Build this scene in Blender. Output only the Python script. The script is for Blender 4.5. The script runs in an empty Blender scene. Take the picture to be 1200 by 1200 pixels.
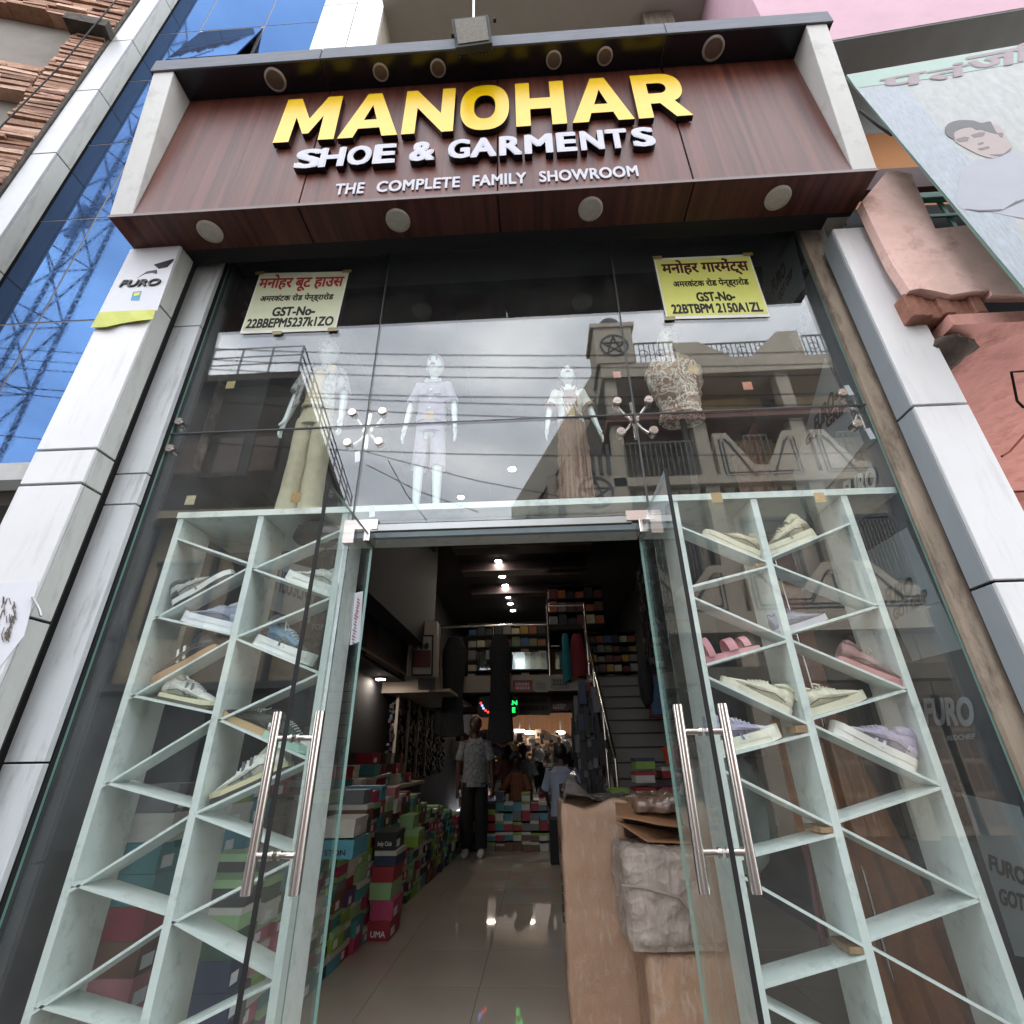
import bpy, bmesh, math, random
from mathutils import Vector, Matrix, noise
R = math.radians
random.seed(7)
scn = bpy.context.scene
COL = scn.collection

# ---------------------------------------------------------------- camera
CAM_F, CAM_PITCH, CAM_YAW, CAM_ROLL = 583.0, R(26.1), R(-2.6), R(-0.85)
CAM_POS = Vector((0, -2.2, 1.2))
_fw = Vector((math.sin(CAM_YAW)*math.cos(CAM_PITCH), math.cos(CAM_YAW)*math.cos(CAM_PITCH), math.sin(CAM_PITCH)))
_rt = Vector((math.cos(CAM_YAW), -math.sin(CAM_YAW), 0)); _up = _rt.cross(_fw)
_c, _s = math.cos(CAM_ROLL), math.sin(CAM_ROLL)
_rt, _up = _c*_rt+_s*_up, -_s*_rt+_c*_up
camd = bpy.data.cameras.new('camera'); cam = bpy.data.objects.new('camera', camd); COL.objects.link(cam)
camd.sensor_width = 36; camd.lens = 36*CAM_F/1200; camd.clip_start = .02; camd.clip_end = 400
cam.matrix_world = Matrix(((_rt.x, _up.x, -_fw.x, CAM_POS.x), (_rt.y, _up.y, -_fw.y, CAM_POS.y), (_rt.z, _up.z, -_fw.z, CAM_POS.z), (0, 0, 0, 1)))
scn.camera = cam

# ---------------------------------------------------------------- sky and sun
world = bpy.data.worlds.new('World'); scn.world = world; world.use_nodes = True
nt = world.node_tree; nd = nt.nodes; lk = nt.links
bgn = nd['Background']
sky = nd.new('ShaderNodeTexSky'); sky.sky_type = 'NISHITA'; sky.sun_disc = False
SUN_EL, SUN_AZ = R(58), R(25)
sky.sun_elevation = SUN_EL; sky.sun_rotation = SUN_AZ; sky.air_density = 1.2; sky.dust_density = 2.0
tc = nd.new('ShaderNodeTexCoord'); mp = nd.new('ShaderNodeMapping'); mp.inputs['Scale'].default_value = (1.2, 1.2, 3.0)
nz = nd.new('ShaderNodeTexNoise'); nz.inputs['Scale'].default_value = 2.2; nz.inputs['Detail'].default_value = 7; nz.inputs['Roughness'].default_value = .55
rp = nd.new('ShaderNodeValToRGB'); rp.color_ramp.elements[0].position = .36; rp.color_ramp.elements[1].position = .62
rp.color_ramp.elements[0].color = (.55, .55, .55, 1); rp.color_ramp.elements[1].color = (.95, .95, .95, 1)
nz2 = nd.new('ShaderNodeTexNoise'); nz2.inputs['Scale'].default_value = 4; nz2.inputs['Detail'].default_value = 5
rp2 = nd.new('ShaderNodeValToRGB'); rp2.color_ramp.elements[0].position = .35; rp2.color_ramp.elements[1].position = .7
rp2.color_ramp.elements[0].color = (11.2, 11.5, 12.4, 1); rp2.color_ramp.elements[1].color = (14.8, 14.9, 15.2, 1)
mx = nd.new('ShaderNodeMix'); mx.data_type = 'RGBA'
lk.new(tc.outputs['Generated'], mp.inputs[0]); lk.new(mp.outputs[0], nz.inputs[0]); lk.new(mp.outputs[0], nz2.inputs[0])
lk.new(nz.outputs['Fac'], rp.inputs[0]); lk.new(nz2.outputs['Fac'], rp2.inputs[0])
lk.new(rp.outputs[0], mx.inputs['Factor']); lk.new(sky.outputs[0], mx.inputs['A']); lk.new(rp2.outputs[0], mx.inputs['B'])
lk.new(mx.outputs['Result'], bgn.inputs['Color']); bgn.inputs['Strength'].default_value = .125
sun = bpy.data.lights.new('sun', 'SUN'); sun.energy = 1.0; sun.angle = R(18); sun.color = (1, .95, .88)
so = bpy.data.objects.new('sun', sun); COL.objects.link(so)
_sd = Vector((math.sin(SUN_AZ)*math.cos(SUN_EL), math.cos(SUN_AZ)*math.cos(SUN_EL), math.sin(SUN_EL)))
so.rotation_euler = _sd.to_track_quat('Z', 'Y').to_euler(); so.location = (0, -4, 20)
scn.view_settings.view_transform = 'Standard'; scn.view_settings.look = 'None'; scn.view_settings.gamma = 1
scn.view_settings.use_curve_mapping = False; scn.view_settings.exposure = 1.8
scn.cycles.max_bounces = 10; scn.cycles.diffuse_bounces = 4; scn.cycles.glossy_bounces = 5
scn.cycles.transparent_max_bounces = 32; scn.cycles.caustics_reflective = False; scn.cycles.caustics_refractive = False
scn.cycles.use_denoising = True; scn.cycles.sample_clamp_indirect = 4

# ---------------------------------------------------------------- sight lines: a photo pixel (1200 px frame) to a point on a real plane
def _ray(x, y): return _fw*CAM_F + _rt*(x-600) - _up*(y-600)
def W(x, y, Y=0.0): d = _ray(x, y); return CAM_POS + d*((Y-CAM_POS.y)/d.y)
def WZ(x, y, Z): d = _ray(x, y); return CAM_POS + d*((Z-CAM_POS.z)/d.z)
def WX(x, y, X): d = _ray(x, y); return CAM_POS + d*((X-CAM_POS.x)/d.x)
def WP(x, y, p, n): d = _ray(x, y); n = Vector(n); return CAM_POS + d*((Vector(p)-CAM_POS).dot(n)/d.dot(n))
def M(x, y, Y): p = W(x, y, -Y); return Vector((p.x, Y, p.z))      # seen mirrored in the shop glass (plane Y=0)

# ---------------------------------------------------------------- materials
def lin(h):
    h = h.lstrip('#'); o = []
    for i in (0, 2, 4):
        c = int(h[i:i+2], 16)/255; o.append(c/12.92 if c <= .04045 else ((c+.055)/1.055)**2.4)
    return tuple(o)+(1,)
MATS = {}
def mat(name, col, rough=.6, metal=0, var=.12, vscale=6, col2=None, bump=0, bscale=60, spec=.5, coat=0, stretch=(1, 1, 1), emit=None, es=1, dirt=0, dscale=2.5, dcol='3a332b', dst=(1, 1, 1), dpos=.52):
    if name in MATS: return MATS[name]
    m = bpy.data.materials.new(name); MATS[name] = m; m.use_nodes = True
    n = m.node_tree.nodes; l = m.node_tree.links; b = n['Principled BSDF']
    c = lin(col) if isinstance(col, str) else tuple(col)+(1,)
    b.inputs['Roughness'].default_value = rough; b.inputs['Metallic'].default_value = metal
    b.inputs['Specular IOR Level'].default_value = spec; b.inputs['Coat Weight'].default_value = coat
    b.inputs['Coat Roughness'].default_value = .08
    t = n.new('ShaderNodeTexCoord'); mpn = n.new('ShaderNodeMapping'); mpn.inputs['Scale'].default_value = stretch
    l.new(t.outputs['Object'], mpn.inputs[0])
    nz = n.new('ShaderNodeTexNoise'); nz.inputs['Scale'].default_value = vscale; nz.inputs['Detail'].default_value = 8; nz.inputs['Roughness'].default_value = .6
    l.new(mpn.outputs[0], nz.inputs[0])
    rp = n.new('ShaderNodeValToRGB'); e = rp.color_ramp.elements
    e[0].position = .3; e[1].position = .7
    c2 = lin(col2) if isinstance(col2, str) else (tuple(col2)+(1,) if col2 else tuple(min(1, x*(1+var)) for x in c[:3])+(1,))
    e[0].color = c if col2 else tuple(x*(1-var) for x in c[:3])+(1,); e[1].color = c2
    l.new(nz.outputs['Fac'], rp.inputs[0]); out = rp.outputs[0]
    if dirt:
        d = n.new('ShaderNodeTexNoise'); d.inputs['Scale'].default_value = dscale; d.inputs['Detail'].default_value = 10; d.inputs['Roughness'].default_value = .72
        dm = n.new('ShaderNodeMapping'); dm.inputs['Scale'].default_value = dst; l.new(t.outputs['Object'], dm.inputs[0]); l.new(dm.outputs[0], d.inputs[0])
        dr = n.new('ShaderNodeValToRGB'); dr.color_ramp.elements[0].position = dpos; dr.color_ramp.elements[1].position = dpos+.2
        dr.color_ramp.elements[0].color = (0, 0, 0, 1); dr.color_ramp.elements[1].color = (dirt, dirt, dirt, 1)
        l.new(d.outputs['Fac'], dr.inputs[0])
        mx = n.new('ShaderNodeMix'); mx.data_type = 'RGBA'; l.new(dr.outputs[0], mx.inputs['Factor']); l.new(out, mx.inputs['A']); mx.inputs['B'].default_value = lin(dcol)
        out = mx.outputs['Result']
    l.new(out, b.inputs['Base Color'])
    if bump:
        bn = n.new('ShaderNodeTexNoise'); bn.inputs['Scale'].default_value = bscale; bn.inputs['Detail'].default_value = 6
        l.new(mpn.outputs[0], bn.inputs[0])
        bp = n.new('ShaderNodeBump'); bp.inputs['Strength'].default_value = min(1, bump); bp.inputs['Distance'].default_value = .01*max(1, bump)
        l.new(bn.outputs['Fac'], bp.inputs['Height']); l.new(bp.outputs[0], b.inputs['Normal'])
    if emit:
        b.inputs['Emission Color'].default_value = lin(emit); b.inputs['Emission Strength'].default_value = es
    return m
def glass_mat(name, tint, ior=1.52, dust=.03, rough=0.0):
    m = bpy.data.materials.new(name); MATS[name] = m; m.use_nodes = True
    n = m.node_tree.nodes; l = m.node_tree.links; n.remove(n['Principled BSDF']); o = n['Material Output']
    tr = n.new('ShaderNodeBsdfTransparent'); tr.inputs[0].default_value = tint
    gl = n.new('ShaderNodeBsdfGlossy'); gl.inputs['Roughness'].default_value = rough; gl.inputs[0].default_value = (1, 1, 1, 1)
    g = n.new('ShaderNodeNewGeometry'); mi = n.new('ShaderNodeMix'); mi.data_type = 'FLOAT'
    mi.inputs['A'].default_value = ior; mi.inputs['B'].default_value = 1/ior; l.new(g.outputs['Backfacing'], mi.inputs['Factor'])
    fr = n.new('ShaderNodeFresnel'); l.new(mi.outputs['Result'], fr.inputs['IOR'])
    mx = n.new('ShaderNodeMixShader'); l.new(fr.outputs[0], mx.inputs[0]); l.new(tr.outputs[0], mx.inputs[1]); l.new(gl.outputs[0], mx.inputs[2])
    df = n.new('ShaderNodeBsdfDiffuse'); df.inputs[0].default_value = (.55, .58, .56, 1)
    t = n.new('ShaderNodeTexCoord'); nz = n.new('ShaderNodeTexNoise'); nz.inputs['Scale'].default_value = 3; nz.inputs['Detail'].default_value = 10; nz.inputs['Roughness'].default_value = .7
    l.new(t.outputs['Object'], nz.inputs[0]); mr = n.new('ShaderNodeMapRange'); mr.inputs['From Min'].default_value = .4; mr.inputs['From Max'].default_value = .75; mr.inputs['To Max'].default_value = dust; mr.inputs['To Min'].default_value = dust*.2
    l.new(nz.outputs['Fac'], mr.inputs['Value'])
    m2 = n.new('ShaderNodeMixShader'); l.new(mr.outputs[0], m2.inputs[0]); l.new(mx.outputs[0], m2.inputs[1]); l.new(df.outputs[0], m2.inputs[2])
    l.new(m2.outputs[0], o.inputs[0]); return m
def wood_mat(name, a, b, grain_axis=2, rough=.3):
    m = bpy.data.materials.new(name); MATS[name] = m; m.use_nodes = True
    n = m.node_tree.nodes; l = m.node_tree.links; bs = n['Principled BSDF']
    g = n.new('ShaderNodeNewGeometry'); mpn = n.new('ShaderNodeMapping'); l.new(g.outputs['Position'], mpn.inputs[0])
    s = [22, 22, 22]; s[grain_axis] = .55; mpn.inputs['Scale'].default_value = s
    nz = n.new('ShaderNodeTexNoise'); nz.inputs['Scale'].default_value = 1; nz.inputs['Detail'].default_value = 6; nz.inputs['Distortion'].default_value = .5; l.new(mpn.outputs[0], nz.inputs[0])
    mp2 = n.new('ShaderNodeMapping'); l.new(g.outputs['Position'], mp2.inputs[0]); s = [120, 120, 120]; s[grain_axis] = 3; mp2.inputs['Scale'].default_value = s
    n2 = n.new('ShaderNodeTexNoise'); n2.inputs['Detail'].default_value = 4; l.new(mp2.outputs[0], n2.inputs[0])
    ad = n.new('ShaderNodeMath'); ad.operation = 'MULTIPLY_ADD'; ad.inputs[1].default_value = .45; l.new(n2.outputs['Fac'], ad.inputs[0]); l.new(nz.outputs['Fac'], ad.inputs[2])
    rp = n.new('ShaderNodeValToRGB'); rp.color_ramp.elements[0].position = .52; rp.color_ramp.elements[1].position = .95
    rp.color_ramp.elements[0].color = lin(a); rp.color_ramp.elements[1].color = lin(b); l.new(ad.outputs[0], rp.inputs[0]); l.new(rp.outputs[0], bs.inputs['Base Color'])
    bs.inputs['Roughness'].default_value = rough; bs.inputs['Specular IOR Level'].default_value = .3; return m

# ---------------------------------------------------------------- mesh builder
class MB:
    def __init__(s): s.v = []; s.f = []; s.m = []; s.sm = []
    def add(s, vs, fs, mi=0, smooth=False):
        b = len(s.v); s.v += [Vector(v) for v in vs]; s.f += [tuple(b+i for i in f) for f in fs]; s.m += [mi]*len(fs); s.sm += [smooth]*len(fs); return s
    def box(s, x0, x1, y0, y1, z0, z1, mi=0):
        v = [(x, y, z) for z in (z0, z1) for y in (y0, y1) for x in (x0, x1)]
        return s.add(v, [(0, 2, 3, 1), (4, 5, 7, 6), (0, 1, 5, 4), (2, 6, 7, 3), (0, 4, 6, 2), (1, 3, 7, 5)], mi)
    def hexa(s, a, b, mi=0):   # two quads (bottom loop, top loop)
        return s.add(list(a)+list(b), [(3, 2, 1, 0), (4, 5, 6, 7)]+[(i, (i+1) % 4, 4+(i+1) % 4, 4+i) for i in range(4)], mi)
    def plate(s, pts, off, mi=0):   # polygon thickened along vector off
        n = len(pts); off = Vector(off); P = [Vector(p) for p in pts]
        return s.add(P+[p+off for p in P], [tuple(range(n-1, -1, -1)), tuple(range(n, 2*n))]+[(i, (i+1) % n, n+(i+1) % n, n+i) for i in range(n)], mi)
    def obox(s, c, ax, ay, az, mi=0):   # centre + half axes
        c = Vector(c); ax, ay, az = Vector(ax), Vector(ay), Vector(az)
        return s.hexa([c-ax-ay-az, c+ax-ay-az, c+ax+ay-az, c-ax+ay-az], [c-ax-ay+az, c+ax-ay+az, c+ax+ay+az, c-ax+ay+az], mi)
    def tube(s, path, r, n=10, mi=0, smooth=True):
        P = [Vector(p) for p in path]; rs = r if isinstance(r, (list, tuple)) else [r]*len(P); rings = []; prev = None
        for i, p in enumerate(P):
            t = (P[min(i+1, len(P)-1)]-P[max(i-1, 0)]).normalized()
            u = prev if prev else (Vector((0, 0, 1)) if abs(t.z) < .9 else Vector((1, 0, 0)))
            u = (u-t*u.dot(t)).normalized(); prev = u; w = t.cross(u)
            rings.append([p+(u*math.cos(a)+w*math.sin(a))*rs[i] for a in (2*math.pi*k/n for k in range(n))])
        return s.rings(rings, mi, smooth)
    def rings(s, rings, mi=0, smooth=True, cap=True):
        n = len(rings[0]); vs = [v for r in rings for v in r]; fs = []
        for i in range(len(rings)-1):
            for k in range(n): fs.append((i*n+k, i*n+(k+1) % n, (i+1)*n+(k+1) % n, (i+1)*n+k))
        if cap: fs += [tuple(range(n-1, -1, -1)), tuple((len(rings)-1)*n+k for k in range(n))]
        return s.add(vs, fs, mi, smooth)
    def disc(s, c, axis, r0, r1, h, n=28, mi=0):   # frustum from c along axis
        c = Vector(c); t = Vector(axis).normalized(); return s.tube([c, c+t*h], [r0, r1], n, mi, False)
    def ell(s, c, rx, ry, rz, nu=14, nv=9, mi=0):
        c = Vector(c); R_ = []
        for j in range(nv+1):
            a = -math.pi/2+math.pi*(j+.02)/(nv+.04); R_.append([c+Vector((rx*math.cos(a)*math.cos(b), ry*math.cos(a)*math.sin(b), rz*math.sin(a))) for b in (2*math.pi*k/nu for k in range(nu))])
        return s.rings(R_, mi)
    def build(s, name, mats, parent=None, bevel=0, loc=None, local=False, flat=False):
        me = bpy.data.meshes.new(name)
        if local: c = Vector((0, 0, 0))
        elif loc is not None: c = Vector(loc)
        else:
            xs = [v.x for v in s.v]; ys = [v.y for v in s.v]; zs = [v.z for v in s.v]
            c = Vector(((min(xs)+max(xs))/2, (min(ys)+max(ys))/2, min(zs) if parent is None else (min(zs)+max(zs))/2))
        me.from_pydata([v-c for v in s.v], [], s.f)
        if bevel:
            bm = bmesh.new(); bm.from_mesh(me)
            bmesh.ops.bevel(bm, geom=[e for e in bm.edges], offset=bevel, segments=1, affect='EDGES', clamp_overlap=True); bm.to_mesh(me); bm.free()
        mats = mats if isinstance(mats, (list, tuple)) else [mats]
        for m in mats: me.materials.append(m)
        if not bevel:
            me.polygons.foreach_set('material_index', s.m); me.polygons.foreach_set('use_smooth', s.sm)
        bm = bmesh.new(); bm.from_mesh(me); bmesh.ops.remove_doubles(bm, verts=bm.verts, dist=1e-6); bmesh.ops.recalc_face_normals(bm, faces=bm.faces); bm.to_mesh(me); bm.free()
        if any(s.sm): me.set_sharp_from_angle(angle=R(48))
        o = bpy.data.objects.new(name, me); COL.objects.link(o); o.location = c
        if parent is not None:
            o.parent = parent
            if not local: o.location = c-wloc(parent)
        return o
def wloc(o):
    v = Vector(o.location)
    while o.parent: o = o.parent; v += Vector(o.location)
    return v
def tag(o, label, cat, group=None, kind=None):
    if label: o['label'] = label
    if cat: o['category'] = cat
    if group: o['group'] = group
    if kind: o['kind'] = kind
    return o
def thing(name, label, cat, loc, group=None, rz=0):
    o = bpy.data.objects.new(name, None); COL.objects.link(o); o.location = loc; o.rotation_euler = (0, 0, rz); o.empty_display_size = .1
    return tag(o, label, cat, group)
def struct(name, mb, m, bevel=0): return tag(mb.build(name, m, bevel=bevel), None, None, None, 'structure')
def empty_struct(name, loc): o = thing(name, None, None, loc); o['kind'] = 'structure'; return o
def copy_thing(o, label=None):
    r = o.copy(); COL.objects.link(r)
    for ch in o.children:
        c = ch.copy(); COL.objects.link(c); c.parent = r
        for g in ch.children: d = g.copy(); COL.objects.link(d); d.parent = c
    if label: r['label'] = label
    return r
def text_mesh(s, ex=0.0, bold=0.0, spacing=1.0):
    cu = bpy.data.curves.new('t', 'FONT'); cu.body = s; cu.extrude = ex; cu.space_character = spacing; cu.resolution_u = 4; cu.fill_mode = 'BOTH' if ex else 'FRONT'
    o = bpy.data.objects.new('t', cu); COL.objects.link(o); dg = bpy.context.evaluated_depsgraph_get(); dg.update()
    me = bpy.data.meshes.new_from_object(o.evaluated_get(dg)); bpy.data.objects.remove(o); bpy.data.curves.remove(cu)
    v = [Vector(x.co) for x in me.vertices]; f = [tuple(p.vertices) for p in me.polygons]; bpy.data.meshes.remove(me)
    V, Fc = [], []
    sh = [(0, 0)] if not bold else [(a*bold, b*bold) for a, b in ((-1, -.6), (1, -.6), (1, .6), (-1, .6), (0, 0), (0, -.8), (0, .8))]
    for i, (dx, dy) in enumerate(sh):
        b = len(V); V += [q+Vector((dx, dy, (.00025 if ex else .0012)*i)) for q in v]; Fc += [tuple(b+k for k in ff) for ff in f]
    return V, Fc
def text_fit(mb, s, P0, P1, PT, ex=0.0, bold=0.0, nrm=None, mi=0, spacing=1.0, depth=1.0, hfac=1.0):
    """place text: glyph bounding box goes from corner P0 (lower left) to P1 (lower right), up to PT (upper left)"""
    V, Fc = text_mesh(s, ex, bold, spacing)
    x0 = min(v.x for v in V); x1 = max(v.x for v in V); y0 = min(v.y for v in V); y1 = max(v.y for v in V)
    P0, P1, PT = Vector(P0), Vector(P1), Vector(PT); U = P1-P0; T = PT-P0; n = U.cross(T).normalized() if nrm is None else Vector(nrm).normalized()
    mb.add([P0+U*((v.x-x0)/(x1-x0))+T*((v.y-y0)/(y1-y0)*hfac)+n*v.z*depth for v in V], Fc, mi); return mb
def polyfill(outer, holes=()):
    """2D polygon with holes -> triangles (verts, faces)"""
    from mathutils.geometry import tessellate_polygon
    loops = [[Vector((x, y, 0)) for x, y in outer]]+[[Vector((x, y, 0)) for x, y in h] for h in holes]
    tri = tessellate_polygon(loops); V = [p for l in loops for p in l]; return V, [tuple(t) for t in tri]
def solid2d(mb, outer, holes, fmap, off, mi=0, mi_side=None):
    """extrude a 2D shape: fmap maps (x,y) to front point, off = vector to the back"""
    V, T = polyfill(outer, holes); F0 = [fmap(v.x, v.y) for v in V]; off = Vector(off)
    mb.add(F0, T, mi); ms = mi if mi_side is None else mi_side; mb.add([p+off for p in F0], [t[::-1] for t in T], ms)
    for loop in [outer]+list(holes):
        P = [fmap(*q) for q in loop]; n = len(P); mb.add(P+[p+off for p in P], [(i, (i+1) % n, n+(i+1) % n, n+i) for i in range(n)], ms)
    return mb
def ORD(n): return ['', 'first', 'second', 'third', 'fourth', 'fifth', 'sixth', 'seventh', 'eighth', 'ninth', 'tenth', 'eleventh', 'twelfth', 'thirteenth', 'fourteenth', 'fifteenth', 'sixteenth', 'seventeenth', 'eighteenth', 'nineteenth', 'twentieth'][n] if n <= 20 else 'twenty '+ORD(n-20)

# common materials
m_white = mat('white_cladding', 'd3d3d4', .38, var=.03, vscale=3, dirt=.24, dscale=5, dcol='8a847c', dst=(3.5, 3.5, .5), bump=.05, bscale=9)
m_grey = mat('grey_cladding', 'a6a9aa', .42, var=.05, dirt=.35, dscale=4, dcol='6d6a65')
m_black = mat('black_joint', '0d0c0c', .8)
m_dark = mat('dark_interior', '17171b', .8)
m_steel = mat('brushed_steel', 'c9bfba', .22, metal=1, var=.05, vscale=40, stretch=(1, 1, .05))
m_alu = mat('aluminium_frame', '9a9c9b', .4, metal=.8, var=.06)
m_glass = glass_mat('shop_glass', (.962, .985, .977, 1), 1.6)
m_gedge = mat('green_glass_edge', '7fa39a', .15, var=.1)
m_shelf = mat('mint_laminate', 'dfe6e3', .35, var=.04, dirt=.5, dscale=11, dcol='76807c', bump=.08, bscale=30)
m_ply = mat('raw_board_edge', '9b7c58', .8, var=.25, vscale=30)
m_wood = wood_mat('dark_rosewood', '3d1b15', '6c3d31', 2, .45)
m_woodx = wood_mat('dark_rosewood_soffit', '34170f', '62362c', 1, .4)
# ================================================================ GROUND
struct('street', MB().box(-60, 60, -60, -.25, -.5, -.3), mat('asphalt', '3c3a38', .9, var=.3, vscale=30, bump=.5, bscale=90, col2='4c4946'))
s = MB(); s.box(-2.35, 2.0, -.7, -.2, -.296, -.15); struct('doorstep', s, mat('stone_step', '6b6660', .7, var=.2, bump=.2), bevel=.01)
fl = empty_struct('shop_floor', (0, 4, 0))
MB().box(-2.3, 2.3, -.2, 12, -.1, -.006).build('screed', mat('grout', '3b3733', .9), fl)
tm = mat('polished_floor_tile', 'a2978b', .035, var=.06, vscale=2.0, spec=.5)
tile = MB().box(-.2985, .2985, -.2985, .2985, -.006, 0)
t0 = None
for i in range(7):
    for j in range(15):
        x = -1.9+.6*i; y = 0.1+.6*j
        if t0 is None: t0 = tile.build('floor_tile', tm, fl, local=True)
        else: t0_ = t0.copy(); COL.objects.link(t0_); t0_.parent = fl; 
        (t0 if (i, j) == (0, 0) else t0_).location = (x-0, y-4, -random.random()*.0008)

# ================================================================ LEFT PILLAR (white cladding)
YF = -.25
def pillar(name, label, x0, x1, yf, yb, zs, side_m, side):
    t = thing(name, label, 'pillar', ((x0+x1)/2, yf, -.3))
    for a, b in zip(zs[:-1], zs[1:]):
        MB().box(x0, x1, yf, yf+.02, a+.006, b-.006).build('front_panel', m_white, t, bevel=.003)
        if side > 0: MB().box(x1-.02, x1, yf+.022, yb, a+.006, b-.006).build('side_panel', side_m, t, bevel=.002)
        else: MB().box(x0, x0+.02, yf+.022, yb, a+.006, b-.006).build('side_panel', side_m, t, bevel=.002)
    MB().box(x0+.024, x1-.024, yf+.024, yb+.03, -.3, zs[-1]-.01).build('core', m_black, t)
    return t
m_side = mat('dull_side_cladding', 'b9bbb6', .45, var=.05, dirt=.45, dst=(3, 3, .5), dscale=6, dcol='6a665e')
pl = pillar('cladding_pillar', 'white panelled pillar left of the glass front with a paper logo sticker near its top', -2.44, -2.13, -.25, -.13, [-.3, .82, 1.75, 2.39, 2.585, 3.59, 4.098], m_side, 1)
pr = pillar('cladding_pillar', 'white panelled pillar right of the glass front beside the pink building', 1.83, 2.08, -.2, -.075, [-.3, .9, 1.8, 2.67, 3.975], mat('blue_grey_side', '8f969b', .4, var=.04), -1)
# jambs
jl = thing('door_jamb', 'narrow white panel strip between the left pillar and the glass', 'jamb', (-2.08, -.06, -.3))
for a, b in zip([-.3, 1.2, 2.37, 2.55, 3.6], [1.2, 2.37, 2.55, 3.6, 4.32]):
    MB().box(-2.168, -2.0, -.06, -.03, a+.004, b-.004).build('panel', mat('jamb_white', 'c2c6c8', .4, var=.04, dirt=.6, dscale=6, dcol='6f6a62', dst=(4, 4, .5)), jl, bevel=.002)
MB().box(-2.3, -2.0, -.024, .3, -.3, 4.3).build('backing', m_black, jl)
m_plaster = mat('stained_plaster', 'b5a391', .85, col2='8a7c6b', var=.1, vscale=3.2, stretch=(2, 1, .5), dirt=.95, dscale=4.5, dst=(2, 1, .6), dpos=.5, dcol='4b4138', bump=.3, bscale=25)
jr = MB(); 
N = 40
L = []
for i in range(N+1):
    z = -.3+4.6*i/N; L.append((1.93+.006*noise.noise((z*9, 0, 3)), z))
pts = [Vector((1.775, -.03, L[0][1]))]+[Vector((x, -.03, z)) for x, z in L]+[Vector((1.775, -.03, 4.3))]
jr.plate(pts, (0, .036, 0)); tag(jr.build('plaster_jamb', m_plaster), 'bare stained plaster strip between the glass and the right pillar', 'jamb')
jb = MB().box(1.925, 2.1, -.02, .3, -.3, 4.2); tag(jb.build('joint_strip', m_black), 'dark gap strip behind the right white pillar', 'gap')

# paper logo, yellow tape and drawing on left pillar
def on_face(pxs, Y, d=.003): return [W(x, y, Y) for x, y in pxs]
lp = thing('logo_sticker', 'white paper with black shoe brand logo at the top of the left pillar', 'sticker', W(170, 330, -.253))
MB().plate([W(153, 292, -.2535), W(211, 288, -.2535), W(184, 364, -.2535), W(116, 366, -.2535)], (0, .0025, 0)).build('paper', mat('paper_white', 'cfd0d6', .7, var=.03), lp)
ink = mat('black_ink', '101012', .5)
g = MB(); Yk = -.2545
def flat(mb, pxs, Y, mi=0, th=.001): return mb.plate([W(x, y, Y) for x, y in pxs], (0, th, 0), mi)
flat(g, [(180, 310), (204, 303), (203, 306), (196, 313), (186, 315)], Yk); flat(g, [(160, 326), (172, 318), (184, 316), (184, 321), (178, 319.5), (170, 321)], Yk)
text_fit(g, 'FURO', W(139, 337, Yk), W(186, 335, Yk), W(145, 329, Yk), bold=.04); g.build('logo', ink, lp)
g = MB(); flat(g, [(156, 342), (166, 341), (163, 352), (153, 352)], Yk); g.build('badge', mat('badge_blue', '3a8fb5', .6), lp)
g = MB(); flat(g, [(157.5, 343), (164.5, 342.5), (163, 346), (156.5, 347)], Yk-.001); g.build('badge_top', mat('badge_yellow', 'd9c437', .6), lp)
# torn tape with curl
g = MB(); top = [(116, 366), (130, 365), (150, 364), (170, 363.5), (182, 363)]; bot = [(106, 384), (124, 383), (142, 379), (160, 376), (179, 374)]
P = []
for i, (a, b) in enumerate(zip(top, bot)): P.append(W(a[0], a[1], -.257)); 
Q = [W(b[0], b[1], -.262-.012*((i % 2))) for i, b in enumerate(bot)]
g.add(P+Q+[p+Vector((0, .002, 0)) for p in P+Q], [(i, i+1, i+6, i+5) for i in range(4)]+[(i+10, i+15, i+16, i+11) for i in range(4)]+[(5, 6, 16, 15), (6, 7, 17, 16), (7, 8, 18, 17), (8, 9, 19, 18), (0, 10, 11, 1), (1, 11, 12, 2), (2, 12, 13, 3), (3, 13, 14, 4), (0, 5, 15, 10), (4, 14, 19, 9)])
tag(g.build('torn_tape', mat('lime_tape', 'b4b84a', .6, var=.1)), 'torn lime yellow tape curling under the logo paper', 'tape')
# pencil drawing notice lower left
dr = thing('pasted_notice', 'white notice with dark scribbled drawing pasted low on the left pillar', 'notice', W(10, 730, -.253))
MB().plate([W(-30, 685, -.2535), W(45, 681, -.2535), W(28, 745, -.2535), W(-30, 820, -.2535)], (0, .0025, 0)).build('paper', MATS['paper_white'], dr)
g = MB()
for k in range(70):
    x = random.uniform(-20, 24); y = random.uniform(698, 745); x = min(x, 26-(y-690)*.35); a = random.uniform(-.8, .8)
    flat(g, [(x, y), (x+1.2, y), (x+1.2+4*a, y+8), (x+4*a, y+8)], -.2545-.0001*k, th=.00005)
g.build('drawing', mat('pencil_grey', '5d564f', .8), dr)
tag(MB().tube([W(38, 700, -.256), W(46, 714, -.262), W(48, 722, -.256)], .006, 6).build('bent_clip', m_alu), 'small bent metal clip on the left pillar edge', 'clip')

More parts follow.
